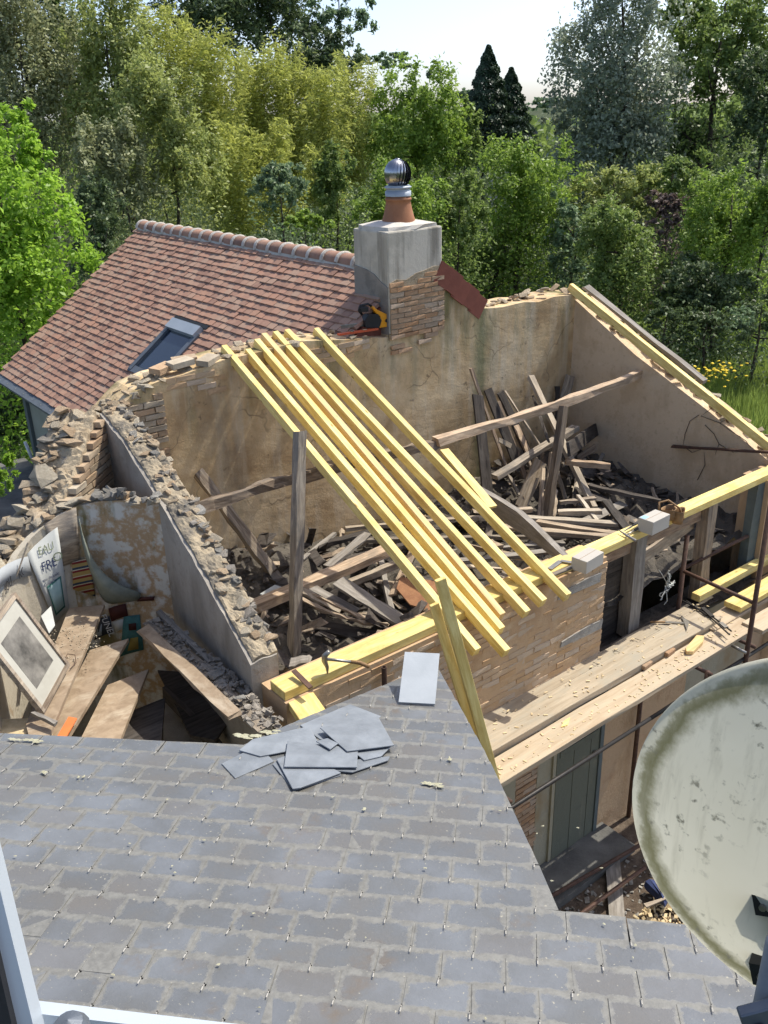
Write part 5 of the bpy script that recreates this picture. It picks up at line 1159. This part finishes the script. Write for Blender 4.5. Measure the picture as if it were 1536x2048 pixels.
# framed picture leaning at the left
B1 = at(84,1428,Z=3.78); B2 = at(137,1331,Z=3.80); bd = (B2-B1).normalized(); nh_ = Vector((bd.y,-bd.x,0)); nh_ = nh_ if nh_.dot(CAM-B1) > 0 else -nh_
upv = (Vector((0,0,1))*cos(radians(24))-nh_.normalized()*sin(radians(24))).normalized(); pn = bd.cross(upv)
def fp(x, y): return onplane(x, y, pn, B1)
HT = ((fp(38,1166)-B2).dot(upv)+(fp(-22,1262)-B1).dot(upv))/2; WD = (B2-B1).length
fr = thing('framed_picture', 'large framed photograph in a white mount leaning on the wall at the left', 'picture', (B1+B2)/2)
FM = frame(B1, bd, upv); sg = 1 if (FM.to_3x3() @ Vector((0,0,1))).dot(CAM-B1) > 0 else -1
def fbx(name, x0, x1, y0, y1, z0, z1, mt): return MB().box(x0,x1,y0,y1,sg*z0,sg*z1).obj(name, mt, fr, FM)
for a in ((0,.035,0,HT),(WD-.035,WD,0,HT),(.035,WD-.035,0,.035),(.035,WD-.035,HT-.035,HT)): fbx('frame_bar', *a, -.02, .02, 'old_wood')
fbx('mount', .035, WD-.035, .035, HT-.035, -.012, .004, 'picture_mount'); fbx('photograph', WD*.2, WD*.8, HT*.2, HT*.8, .004, .006, 'photo_print')
o = beam('plaster_lump', at(12,1200,Z=4.15), at(38,1278,Z=3.98), .05, .04, 'mortar', rough=.008, seg=5); tag(o, 'crumbly lath end lying over the corner of the framed picture', 'lath')
o = MB().tube([at(56,1085,Z=4.55), at(34,1150,Z=4.3), at(10,1198,Z=4.12)], .007, 6).obj('cane', 'old_wood_pale'); tag(o, 'thin pale cane leaning in front of the posters', 'stick')
o = slabq('card', [(82,1232),(102,1212),(110,1250),(98,1266)], 3.95, .006, 'paper_white', 'small white card standing behind the framed picture', 'card')
o = MB().tube([at(118,1340,Z=3.76),at(135,1308,Z=3.80),at(150,1310,Z=3.77),at(152,1325,Z=3.76),at(140,1338,Z=3.76)], .0035, 5).obj('wire_loop', 'rust'); tag(o, 'thin wire loop lying on the upper stair tread', 'wire')

# ------------------------------------------------------------------ satellite dish
th_, ph_ = 1.512, -2.148; dn = _st((sin(th_)*cos(ph_), sin(th_)*sin(ph_), cos(th_))).normalized(); dc = CAM+ray(1692,1713).normalized()*2.065
DM = frame(dc, Vector((0,0,1)).cross(dn), None, dn)
dish = thing('satellite_dish', 'large pale greenish satellite dish seen from behind, stained along the rim', 'satellite dish', dc)
prof = [(.0,.085)]+[(.42*k/14, .085*(1-(k/14)**2)) for k in range(1,14)]+[(.405,.006),(.416,.002),(.42,-.004),(.42,-.012)]
o = MB().lathe(prof, 96).obj('reflector', 'dish_grp', dish, DM, True)
def dpt(x, y, h): return onplane(x, y, dn, dc+dn*h)
for (x, y, s) in ((1530,1800,.018),(1526,1938,.020),(1690,1790,.03)):
    p = dpt(x, y, .05); MB().box(-s,s,-s*1.3,s*1.3,-.05,.02).obj('bracket', 'dish_black', dish, frame(p, Vector((0,0,1)).cross(dn), None, dn) @ Matrix.Rotation(.3,4,'Z')); 
    MB().lathe([(.007,.0),(.007,.008),(0,.008)],8).obj('bolt', 'steel', dish, frame(p+dn*.02, Vector((0,0,1)).cross(dn), None, dn))
q = CAM+ray(1548,1960).normalized()*1.93; MB().tube([(q.x,q.y,q.z+.09),(q.x,q.y,4.9)], .026, 18).obj('mast', 'zinc', dish, None, True)
MB().tube([(q.x,q.y,q.z+.07), dpt(1560,1850,.03), dpt(1692,1720,.06)], .022, 12).obj('mount_arm', 'zinc', dish, None, True)
M = frame((q.x,q.y,q.z-.03), _st((1,0,0)), None, (0,0,1)) @ Matrix.Rotation(-.35,4,'Y')
bevel(MB().box(-.07,.05,-.05,-.028,-.025,.03).obj('clamp', 'zinc', dish, M), .003); bevel(MB().box(-.075,.06,-.052,-.03,-.028,-.02).obj('clamp', 'zinc_light', dish, M), .002)
MB().tube([(-.045,-.045,-.005),(-.045,-.085,-.02)], .006, 8).obj('bolt', 'cord_white', dish, M); MB().tube([(-.045,-.05,-.004),(-.045,-.062,-.01)], .011, 6).obj('nut', 'rust', dish, M)

# ------------------------------------------------------------------ roof window the picture is taken from (its sash, lower left)
def nr_(x, y, d): return CAM+ray(x, y)*d
wf = thing('open_roof_window', 'pale grey metal sash of the open roof window, lower left corner', 'window', nr_(60,2030,.8))
beam('sash_side', nr_(-62,1600,.8), nr_(70,2140,.8), .026, .02, 'window_bar', -CF, wf); beam('sash_bottom', nr_(62,2050,.82), nr_(1000,2160,.82), .034, .02, 'window_bar', -CF, wf)
beam('seal', nr_(-78,1640,.79), nr_(30,2110,.79), .016, .018, 'black_plastic', -CF, wf); beam('sash_back', nr_(-120,1700,.79), nr_(-10,2100,.79), .03, .018, 'zinc', -CF, wf)
MB().lathe([(.0,.012),(.012,.008),(.017,0),(.017,-.01)],14).obj('knob', 'zinc', wf, Matrix.Translation(nr_(140,2058,.78)))

# ------------------------------------------------------------------ lean-to roof and chair beyond the left wall
lt = MB().box(-3,4.34,10.6,16.6,1.9,2.15).obj('lean_to_roof', 'terrace_felt'); tag(lt, 'flat grey felt roof in dappled shade below the tiled house', 'roof')
cr = thing('upturned_chair', 'white tubular legs of an upturned chair beside the tiled house wall', 'chair', at(74,930,Z=2.15))
for a, b in (((50,884),(68,925)),((67,868),(80,900))):
    B = at(*b, Z=2.2); A = B+(at(*a, Y=B.y)-B); MB().tube([A, B], .03, 8).obj('leg', 'white_paint', cr, None, True)
MB().tube([at(80,900,Z=2.2), at(84,918,Z=2.18)], .03, 8).obj('leg', 'white_paint', cr, None, True)
MB().prism([at(66,928,Z=2.17),at(82,918,Z=2.17),at(92,925,Z=2.17),at(76,936,Z=2.17)], (0,0,.05)).obj('seat', 'terrace_felt', cr)

# ------------------------------------------------------------------ trees and plants
def leaf_mesh(name, P, N, size, mat, aspect=.55, rng=RNG, axis=None):
    n = len(P); N = N/np.linalg.norm(N, axis=1)[:,None]
    if axis is None: axis = rng.normal(size=(n,3))
    a = np.cross(N, axis); a /= np.linalg.norm(a, axis=1)[:,None]+1e-9; b = np.cross(N, a)
    s = size*rng.uniform(.6,1.35,n)[:,None]; A = a*s*.5*aspect; B = b*s*.5
    fold = N*s*.12
    V = np.empty((n,4,3), np.float32); V[:,0] = P-B; V[:,1] = P+A+fold; V[:,2] = P+B; V[:,3] = P-A+fold
    me = bpy.data.meshes.new(name); me.vertices.add(n*4); me.vertices.foreach_set('co', V.ravel()); me.loops.add(n*4); me.loops.foreach_set('vertex_index', np.arange(n*4, dtype=np.int32))
    me.polygons.add(n); me.polygons.foreach_set('loop_start', np.arange(0,n*4,4,dtype=np.int32)); me.polygons.foreach_set('loop_total', np.full(n,4,np.int32))
    me.materials.append(MATS[mat]); me.attributes.new('rnd','FLOAT','FACE').data.foreach_set('value', rng.uniform(0,1,n).astype(np.float32)); me.update(calc_edges=True); return me
def crown(c, rad, n, cl, rng, kind='broad', lobes=9):
    c = np.array(c); rad = np.array(rad)
    if kind == 'conifer':
        h = rng.uniform(0,1,n)**1.25; an = rng.uniform(0,2*pi,n); tier = .9+.1*np.cos(h*62)+.08*np.sin(an*5+h*40); r = (1-h)**.85*tier*(.55+.45*np.sqrt(rng.uniform(0,1,n)))+.02
        P = np.stack([np.cos(an)*r*rad[0], np.sin(an)*r*rad[1], (h*2-1)*rad[2]],1); N = np.stack([np.cos(an),np.sin(an),np.full(n,.6)],1)+rng.normal(size=(n,3))*.5
        return c+P, N
    if kind == 'bamboo':                                  # arching plumes: culms leaning out, leaves drooping from them
        k = max(14, n//260); L = rng.normal(size=(k,2))*.42; top = 1-.35*(L**2).sum(1)+rng.normal(size=k)*.12
        i = rng.integers(0,k,n); t = rng.uniform(-1,1,n); u = (t+1)/2
        bend = np.stack([np.cos(i*2.4),np.sin(i*2.4)],1)*(u**3)[:,None]*.28
        xy = L[i]*(.55+.5*u)[:,None]+bend+rng.normal(size=(n,2))*(.085+.05*(1-u))[:,None]
        z = -1+u*(1+top[i])-.18*(u**6)+rng.normal(size=n)*.03
        P = np.stack([xy[:,0]*rad[0], xy[:,1]*rad[1], z*rad[2]],1); N = rng.normal(size=(n,3))*.7+np.array([0,0,.25]); return c+P, N
    d = rng.normal(size=(lobes,3)); d /= np.linalg.norm(d,axis=1)[:,None]; d[:,2] = d[:,2]*.9+.05
    lc = d*.56*rng.uniform(.75,1.1,lobes)[:,None]; lr = rng.uniform(.36,.56,lobes); lc[0] = 0; lr[0] = .62
    m = max(40, int(n/(cl*2.2))); li = rng.choice(lobes, m, p=lr**2/np.sum(lr**2)); q = rng.normal(size=(m,3)); q /= np.linalg.norm(q,axis=1)[:,None]
    q[:,2] = np.where(q[:,2] < -.55, -q[:,2]*.5, q[:,2])
    cc = lc[li]+q*(lr[li]*(.72+.38*rng.uniform(0,1,m)))[:,None]
    if kind == 'column': cc[:,2] *= 1.0
    i = rng.integers(0,m,n); sp = .062 if kind != 'airy' else .05
    P = cc[i]+rng.normal(size=(n,3))*sp*np.array([1,1,.75]); out = q[i]
    N = out*.45+rng.normal(size=(n,3))*.75+np.array([0,0,.55]); return c+P*rad, N
TRI = 0
def tree(label, cx, cy, rx, ry, R, mat, kind='broad', name='broadleaf_tree', cat='tree', group='trees behind the houses', cover=7, leaf=None, cl=26, depth=None, trunk=True, lobes=9, aspect=.55, seed=None, floor=0):
    global TRI
    rng = np.random.default_rng(int(cx*7+cy*13+R*3) if seed is None else seed)
    c = at(cx, cy, R=R); dist = (c-CAM).length; px = dist/F*1.0; a, h = rx*px, ry*px*1.02
    dp = depth or min(a, h)*.9
    l = leaf or max(.075, R*.0043); n = int(min(30000, cover*pi*a*h/(.5*aspect*l*l)*.5))
    fx = Vector((CF.x,CF.y,0)).normalized()
    P, N = crown((0,0,0), (a, dp, h), n, cl, rng, kind, lobes)
    yaw = math.atan2(fx.y, fx.x)-pi/2; ca, sa = cos(yaw), sin(yaw); P = np.stack([P[:,0]*ca-P[:,1]*sa, P[:,0]*sa+P[:,1]*ca, P[:,2]],1)+np.array(c)
    P[:,2] = np.maximum(P[:,2], floor+.05+rng.uniform(0,.3,len(P)))
    if R < 60 and floor == 0 and kind in ('broad','airy') and c.z-h*.6 > .6 and name != 'weed_clump':          # low boughs down to the ground
        n2 = int(n*.4); an = rng.uniform(0,2*pi,n2); rr = a*.8*np.sqrt(rng.uniform(0,1,n2)); zz = rng.uniform(.1,max(.6,c.z),n2); k2 = rng.integers(0,60,n2); off = rng.normal(size=(60,3))*np.array([.3,.3,.2])
        P2 = np.stack([c.x+rr*np.cos(an), c.y+rr*np.sin(an), zz],1)+off[k2]; P2[:,2] = np.maximum(P2[:,2],.05); P = np.concatenate([P,P2]); N = np.concatenate([N, rng.normal(size=(n2,3))*.7+np.array([0,0,.6])]); n += n2
    base = Vector((c.x, c.y, floor)); t = thing(name, label, cat, base, group)
    axis = None
    if kind == 'bamboo': axis = rng.normal(size=(n,3))*.35+np.array([1,0,0]); N[:,2] *= .6
    link('crown', leaf_mesh('crown', P, N, l, mat, aspect, rng, axis), None, t); TRI += n*2
    if trunk:
        mb = MB(); r0 = max(.05, min(.28, a*.055)); top = c+Vector((0,0,h*.5))
        pts = [base, base.lerp(top,.3)+Vector((rng.normal()*.08*a,rng.normal()*.08*a,0)), base.lerp(top,.65)+Vector((rng.normal()*.1*a,rng.normal()*.1*a,0)), top]
        mb.tube(pts, [r0,r0*.8,r0*.55,r0*.2], 8)
        for k in range(7):
            s = pts[1].lerp(pts[3], rng.uniform(0,.7)); d = Vector((rng.normal(),rng.normal(),rng.uniform(.3,1.1))).normalized(); e = s+Vector((d.x*a,d.y*a,d.z*h))*rng.uniform(.45,.75)
            mb.tube([s, s.lerp(e,.5)+Vector((0,0,-.04*h)), e], [r0*.42,r0*.25,r0*.08], 6)
        mb.obj('trunk', 'bark', t, None, True)
    return t
tree('bright yellow green maple at the left edge beside the tiled roof', 25,520,140,250,19,'leaf_bright',leaf=.115,lobes=12,cover=8)
tree('bright yellow green maple top rising at the left edge', 20,300,75,95,20.5,'leaf_bright',leaf=.115,lobes=8,cover=8)
tree('tall grey olive tree at the top left corner', 40,170,125,270,36,'leaf_greyolive',lobes=14)
tree('tall olive green tree second from the left at the top', 225,185,95,230,34,'leaf_olive',lobes=14)
tree('slim dark green tree between the two tall olive trees', 130,110,60,200,40,'leaf_mid',lobes=10)
tree('pale olive bushy tree rising behind the ridge of the tiled roof', 345,310,92,175,30,'leaf_olive',lobes=12)
tree('grey olive tree low behind the maple and the tile roof', 235,370,85,150,29,'leaf_greyolive',lobes=10)
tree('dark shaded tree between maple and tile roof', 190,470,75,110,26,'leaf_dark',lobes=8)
BG = 'bamboo clumps in the grove'
for cx, cy, rx, ry, R, lb in ((330,180,70,150,39,'leftmost tall bamboo clump of the yellowish grove'),(420,230,75,150,38,'yellowish bamboo clump above the middle of the tile ridge'),
        (500,230,80,120,40,'bamboo clump left of centre in the grove'),(575,250,85,130,40,'tallest bamboo clump in the middle of the grove'),(470,350,75,100,34,'low bamboo clump just behind the ridge tiles'),
        (640,270,75,120,39,'bamboo clump right of the middle of the grove'),(700,240,60,110,42,'rightmost bamboo clump before the round green tree'),(560,340,60,90,35,'low bamboo clump over the grey green shrub')):
    tree(lb, cx, cy, rx, ry, R, 'leaf_bamboo', 'bamboo', 'bamboo_clump', 'bamboo', BG, cover=7, leaf=.21, aspect=.24, trunk=False)
tree('dark tree mass at the top behind the bamboo', 400,30,130,110,62,'leaf_dark',lobes=12)
tree('dark tall tree at the top centre left', 530,30,120,130,64,'leaf_dark',lobes=12)
tree('airy blue green tree against the sky at the top', 680,60,75,110,60,'leaf_bluegreen','airy',lobes=13,cover=3.2,cl=40)
tree('dark tree under the airy blue green tree', 610,120,90,90,58,'leaf_dark',lobes=10)
tree('grey green small tree behind the ridge tiles', 560,385,68,72,29,'leaf_bluegreen',lobes=9)
tree('low bright bush touching the ridge tiles left of the chimney', 610,450,55,35,24,'leaf_green',lobes=7,name='garden_bush',cat='bush')
tree('slim dark tree left of the chimney cowl', 670,360,55,115,33,'leaf_mid',lobes=9)
tree('round bright green tree behind the chimney cowl', 825,265,112,140,42,'leaf_green',lobes=15,cl=20)
tree('lower green tree just behind the chimney pot', 805,400,95,100,31,'leaf_green',lobes=11)
tree('small green tree between the round tree and the dark conifers', 915,300,48,110,43,'leaf_mid',lobes=8)
tree('tall dark conifer right of the round green tree', 975,215,78,98,56,'leaf_conifer','conifer','conifer_tree',leaf=.17,cover=11,trunk=True)
tree('shorter dark conifer just right of the tall one', 1020,238,70,82,57,'leaf_conifer','conifer','conifer_tree',leaf=.17,cover=11)
tree('bright green chestnut tree right of the chimney', 1040,410,112,130,37,'leaf_green',lobes=14,cl=18)
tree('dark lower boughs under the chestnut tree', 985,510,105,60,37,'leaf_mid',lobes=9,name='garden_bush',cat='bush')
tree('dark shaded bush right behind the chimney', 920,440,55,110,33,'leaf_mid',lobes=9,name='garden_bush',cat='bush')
tree('tall silvery poplar at the top right', 1235,130,125,200,47,'leaf_silver',lobes=16,cl=16)
tree('silvery lower bough of the poplar reaching left', 1150,260,62,90,48,'leaf_silver','airy',lobes=11,cl=18,cover=5)
tree('silvery poplar skirt above the mixed shrubs', 1260,290,120,60,46,'leaf_silver',lobes=10,cl=18)
tree('big dark tree with visible trunk at the top right corner', 1440,110,120,150,50,'leaf_mid','airy',lobes=14,cover=7,cl=34)
tree('dark spreading tree left of the big trunk at the top right', 1370,60,70,110,52,'leaf_mid','airy',lobes=11,cover=6,cl=30)
tree('low dark thicket bush at the meadow edge, below the birch like tree', 1335,640,50,45,27,'leaf_dark',lobes=8,name='garden_bush',cat='bush')
tree('low dark thicket bush at the meadow edge, below the large bright bush', 1420,640,70,45,27.5,'leaf_dark',lobes=8,name='garden_bush',cat='bush')
tree('low dark thicket bush at the right end of the meadow edge', 1520,640,70,50,27,'leaf_dark',lobes=8,name='garden_bush',cat='bush')
tree('dark leafy tree at the right edge', 1530,230,70,120,46,'leaf_dark',lobes=10)
tree('dark tree behind the big trunk', 1400,290,100,60,52,'leaf_dark',lobes=9)
tree('olive green shrub mass below the poplar', 1220,400,120,85,40,'leaf_olive','airy',lobes=12,cover=6,cl=20)
tree('mixed green shrub under the olive shrub mass', 1340,380,80,75,41,'leaf_mid',lobes=9,name='garden_bush',cat='bush')
tree('green birch like tree behind the side wall rafter', 1245,520,95,135,31,'leaf_mid',lobes=12,cl=18)
tree('small grey green bush left of the birch like tree', 1150,470,60,90,36,'leaf_bluegreen',lobes=8,name='garden_bush',cat='bush')
tree('purple leaved shrub between birch like tree and right bush', 1330,430,45,50,37,'leaf_purple',lobes=7,name='garden_bush',cat='bush')
tree('large bright leaved bush at the right edge', 1455,470,90,135,32,'leaf_green',lobes=13,cl=22)
tree('pale leaved tall bush at the far right edge', 1535,420,60,110,31,'leaf_green',lobes=9)
tree('dark bush under the large bright bush', 1440,590,105,75,30,'leaf_dark',lobes=9,name='garden_bush',cat='bush')
tree('dark bush between birch like tree and right bush', 1360,570,50,80,31,'leaf_dark',lobes=8,name='garden_bush',cat='bush')
tree('white stemmed weed clump before the dark right bush', 1470,640,40,30,24,'leaf_bluegreen','airy',lobes=6,name='weed_clump',cat='weeds',trunk=False,cover=3,leaf=.07)
tree('yellow flowering bush beside the broken left wall', 5,960,40,75,11.5,'leaf_bright',lobes=8,leaf=.045,name='garden_bush',cat='bush',trunk=False,floor=2.15)
tree('dark bush behind the upturned chair', 20,830,70,80,19.5,'leaf_dark',lobes=8,name='garden_bush',cat='bush')
for cx, cy, rx, ry, R, lb in ((770,125,55,22,130,'distant rounded tree left of the twin poplars'),(862,150,10,20,135,'left one of two distant pointed poplars'),(880,152,9,18,135,'right one of two distant pointed poplars'),(1088,215,45,20,120,'distant tree right of the conifers'),(930,190,40,20,140,'distant low tree behind the conifers')):
    tree(lb, cx, cy, rx, ry, R, 'leaf_bluegreen', lobes=7, group='distant trees on the skyline', trunk=False, leaf=.5)
# far wood on the skyline and undergrowth: masses nobody could count
def mass(name, label, n, gen, l, mat, aspect=.55, cat='wood'):
    P = gen(n); N = RNG.normal(size=(n,3))*.8+np.array([0,0,.6]); o = link(name, leaf_mesh(name, P, N, l, mat, aspect)); return tag(o, label, cat, kind='stuff')
def polar(r0, r1, a0, a1, z0, z1):
    def g(n):
        r = np.sqrt(RNG.uniform(r0*r0,r1*r1,n)); a = RNG.uniform(a0,a1,n); hz = .55+.45*np.sin(a*37)*np.sin(a*13+1); z = z0+(z1-z0)*RNG.uniform(0,1,n)**.7*(.65+.35*hz)
        return np.stack([r*np.cos(a), r*np.sin(a), z],1)
    return g
hd_ = math.atan2(CF.y, CF.x)
mass('far_wood', 'distant wooded skyline beyond the garden', 30000, polar(100,150,hd_-.75,hd_+.75,0,9.0), 1.1, 'leaf_mid')
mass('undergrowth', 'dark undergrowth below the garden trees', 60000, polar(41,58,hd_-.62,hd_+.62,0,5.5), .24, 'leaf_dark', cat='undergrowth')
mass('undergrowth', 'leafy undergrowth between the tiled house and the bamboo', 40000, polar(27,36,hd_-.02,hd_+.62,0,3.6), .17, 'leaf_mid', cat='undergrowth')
# far house gable between conifers and poplar
fh = thing('far_house', 'distant pale house gable between the conifers and the poplar', 'house', at(1050,300,R=75)); p = at(1052,262,R=75); fx = Vector((CX.x,CX.y,0)).normalized(); fy = Vector((CF.x,CF.y,0)).normalized()
MB().prism([p-fx*2.2-Vector((0,0,p.z)), p+fx*.6-Vector((0,0,p.z)), p+fx*.6, p-fx*.8+Vector((0,0,1.4)), p-fx*2.2], fy*5).obj('wall', 'cement', fh)
MB().prism([p+fx*.9+Vector((0,0,-.25)), p+fx*.9+Vector((0,0,-.1)), p-fx*.8+Vector((0,0,1.6)), p-fx*.8+Vector((0,0,1.42))], fy*5.2).obj('roof', 'zinc', fh)
# meadow
def meadow(n, m, xr, yr):
    P = []; H = []; D = []
    for k in range(n):
        q = at(random.uniform(*xr), random.uniform(*yr), Z=0); h = random.uniform(.45,1.0)*(1+.5*mnoise.noise(Vector((q.x*.35,q.y*.35,2))))
        for j in range(m):
            an = random.uniform(0,6.28); r = abs(random.gauss(0,.09)); hh = h*random.uniform(.5,1.1); lean = random.uniform(0,.35); P.append((q.x+cos(an)*r*(1+2*lean), q.y+sin(an)*r*(1+2*lean), hh*.5)); H.append(hh); D.append((cos(an)*lean, sin(an)*lean, 1))
    P = np.array(P); D = np.array(D); s = np.array(H)/.9
    N = np.cross(D, RNG.normal(size=(len(P),3))); ax = np.cross(D, N); o = link('meadow_grass', leaf_mesh('meadow_grass', P, N, .9*.8, 'grass_blade', .05, RNG, D)); return tag(o, 'tall rough green grass in the meadow right of the side wall', 'grass', kind='stuff')
meadow(3000, 16, (1285,1640), (640,1000))
lw_ = MB().prism([at(1020,592,Z=.05),at(1020,566,Z=.05),at(1150,560,Z=.05),at(1160,585,Z=.05)], (0,0,.02)).obj('lawn', 'grass_blade'); tag(lw_, kind='structure')
fl_ = thing('flower_clump', 'clump of yellow flowers in the meadow behind the side wall', 'flowers', at(1425,770,Z=0)); st_m = MB(); hdm = MB().lathe([(0,.012),(.03,.014),(.045,.0),(.03,-.01),(0,-.012)], 9); hme = mesh('flower_head', hdm.v, hdm.f, 'yellow_petal')
for k in range(54):
    x = random.gauss(1432,26); y = random.gauss(738,8) if k < 42 else random.gauss(752,9); p = at(x, y, R=random.uniform(23,25)); p.z = max(.3, p.z)
    st_m.tube([(p.x,p.y,0),(p.x,p.y,p.z)], .006, 4); link('flower_head', hme, Matrix.Translation(p) @ rot(random.gauss(0,.3),random.gauss(0,.3),0), fl_)
st_m.obj('stems', 'grass_blade', fl_)
print('leaf triangles', TRI)
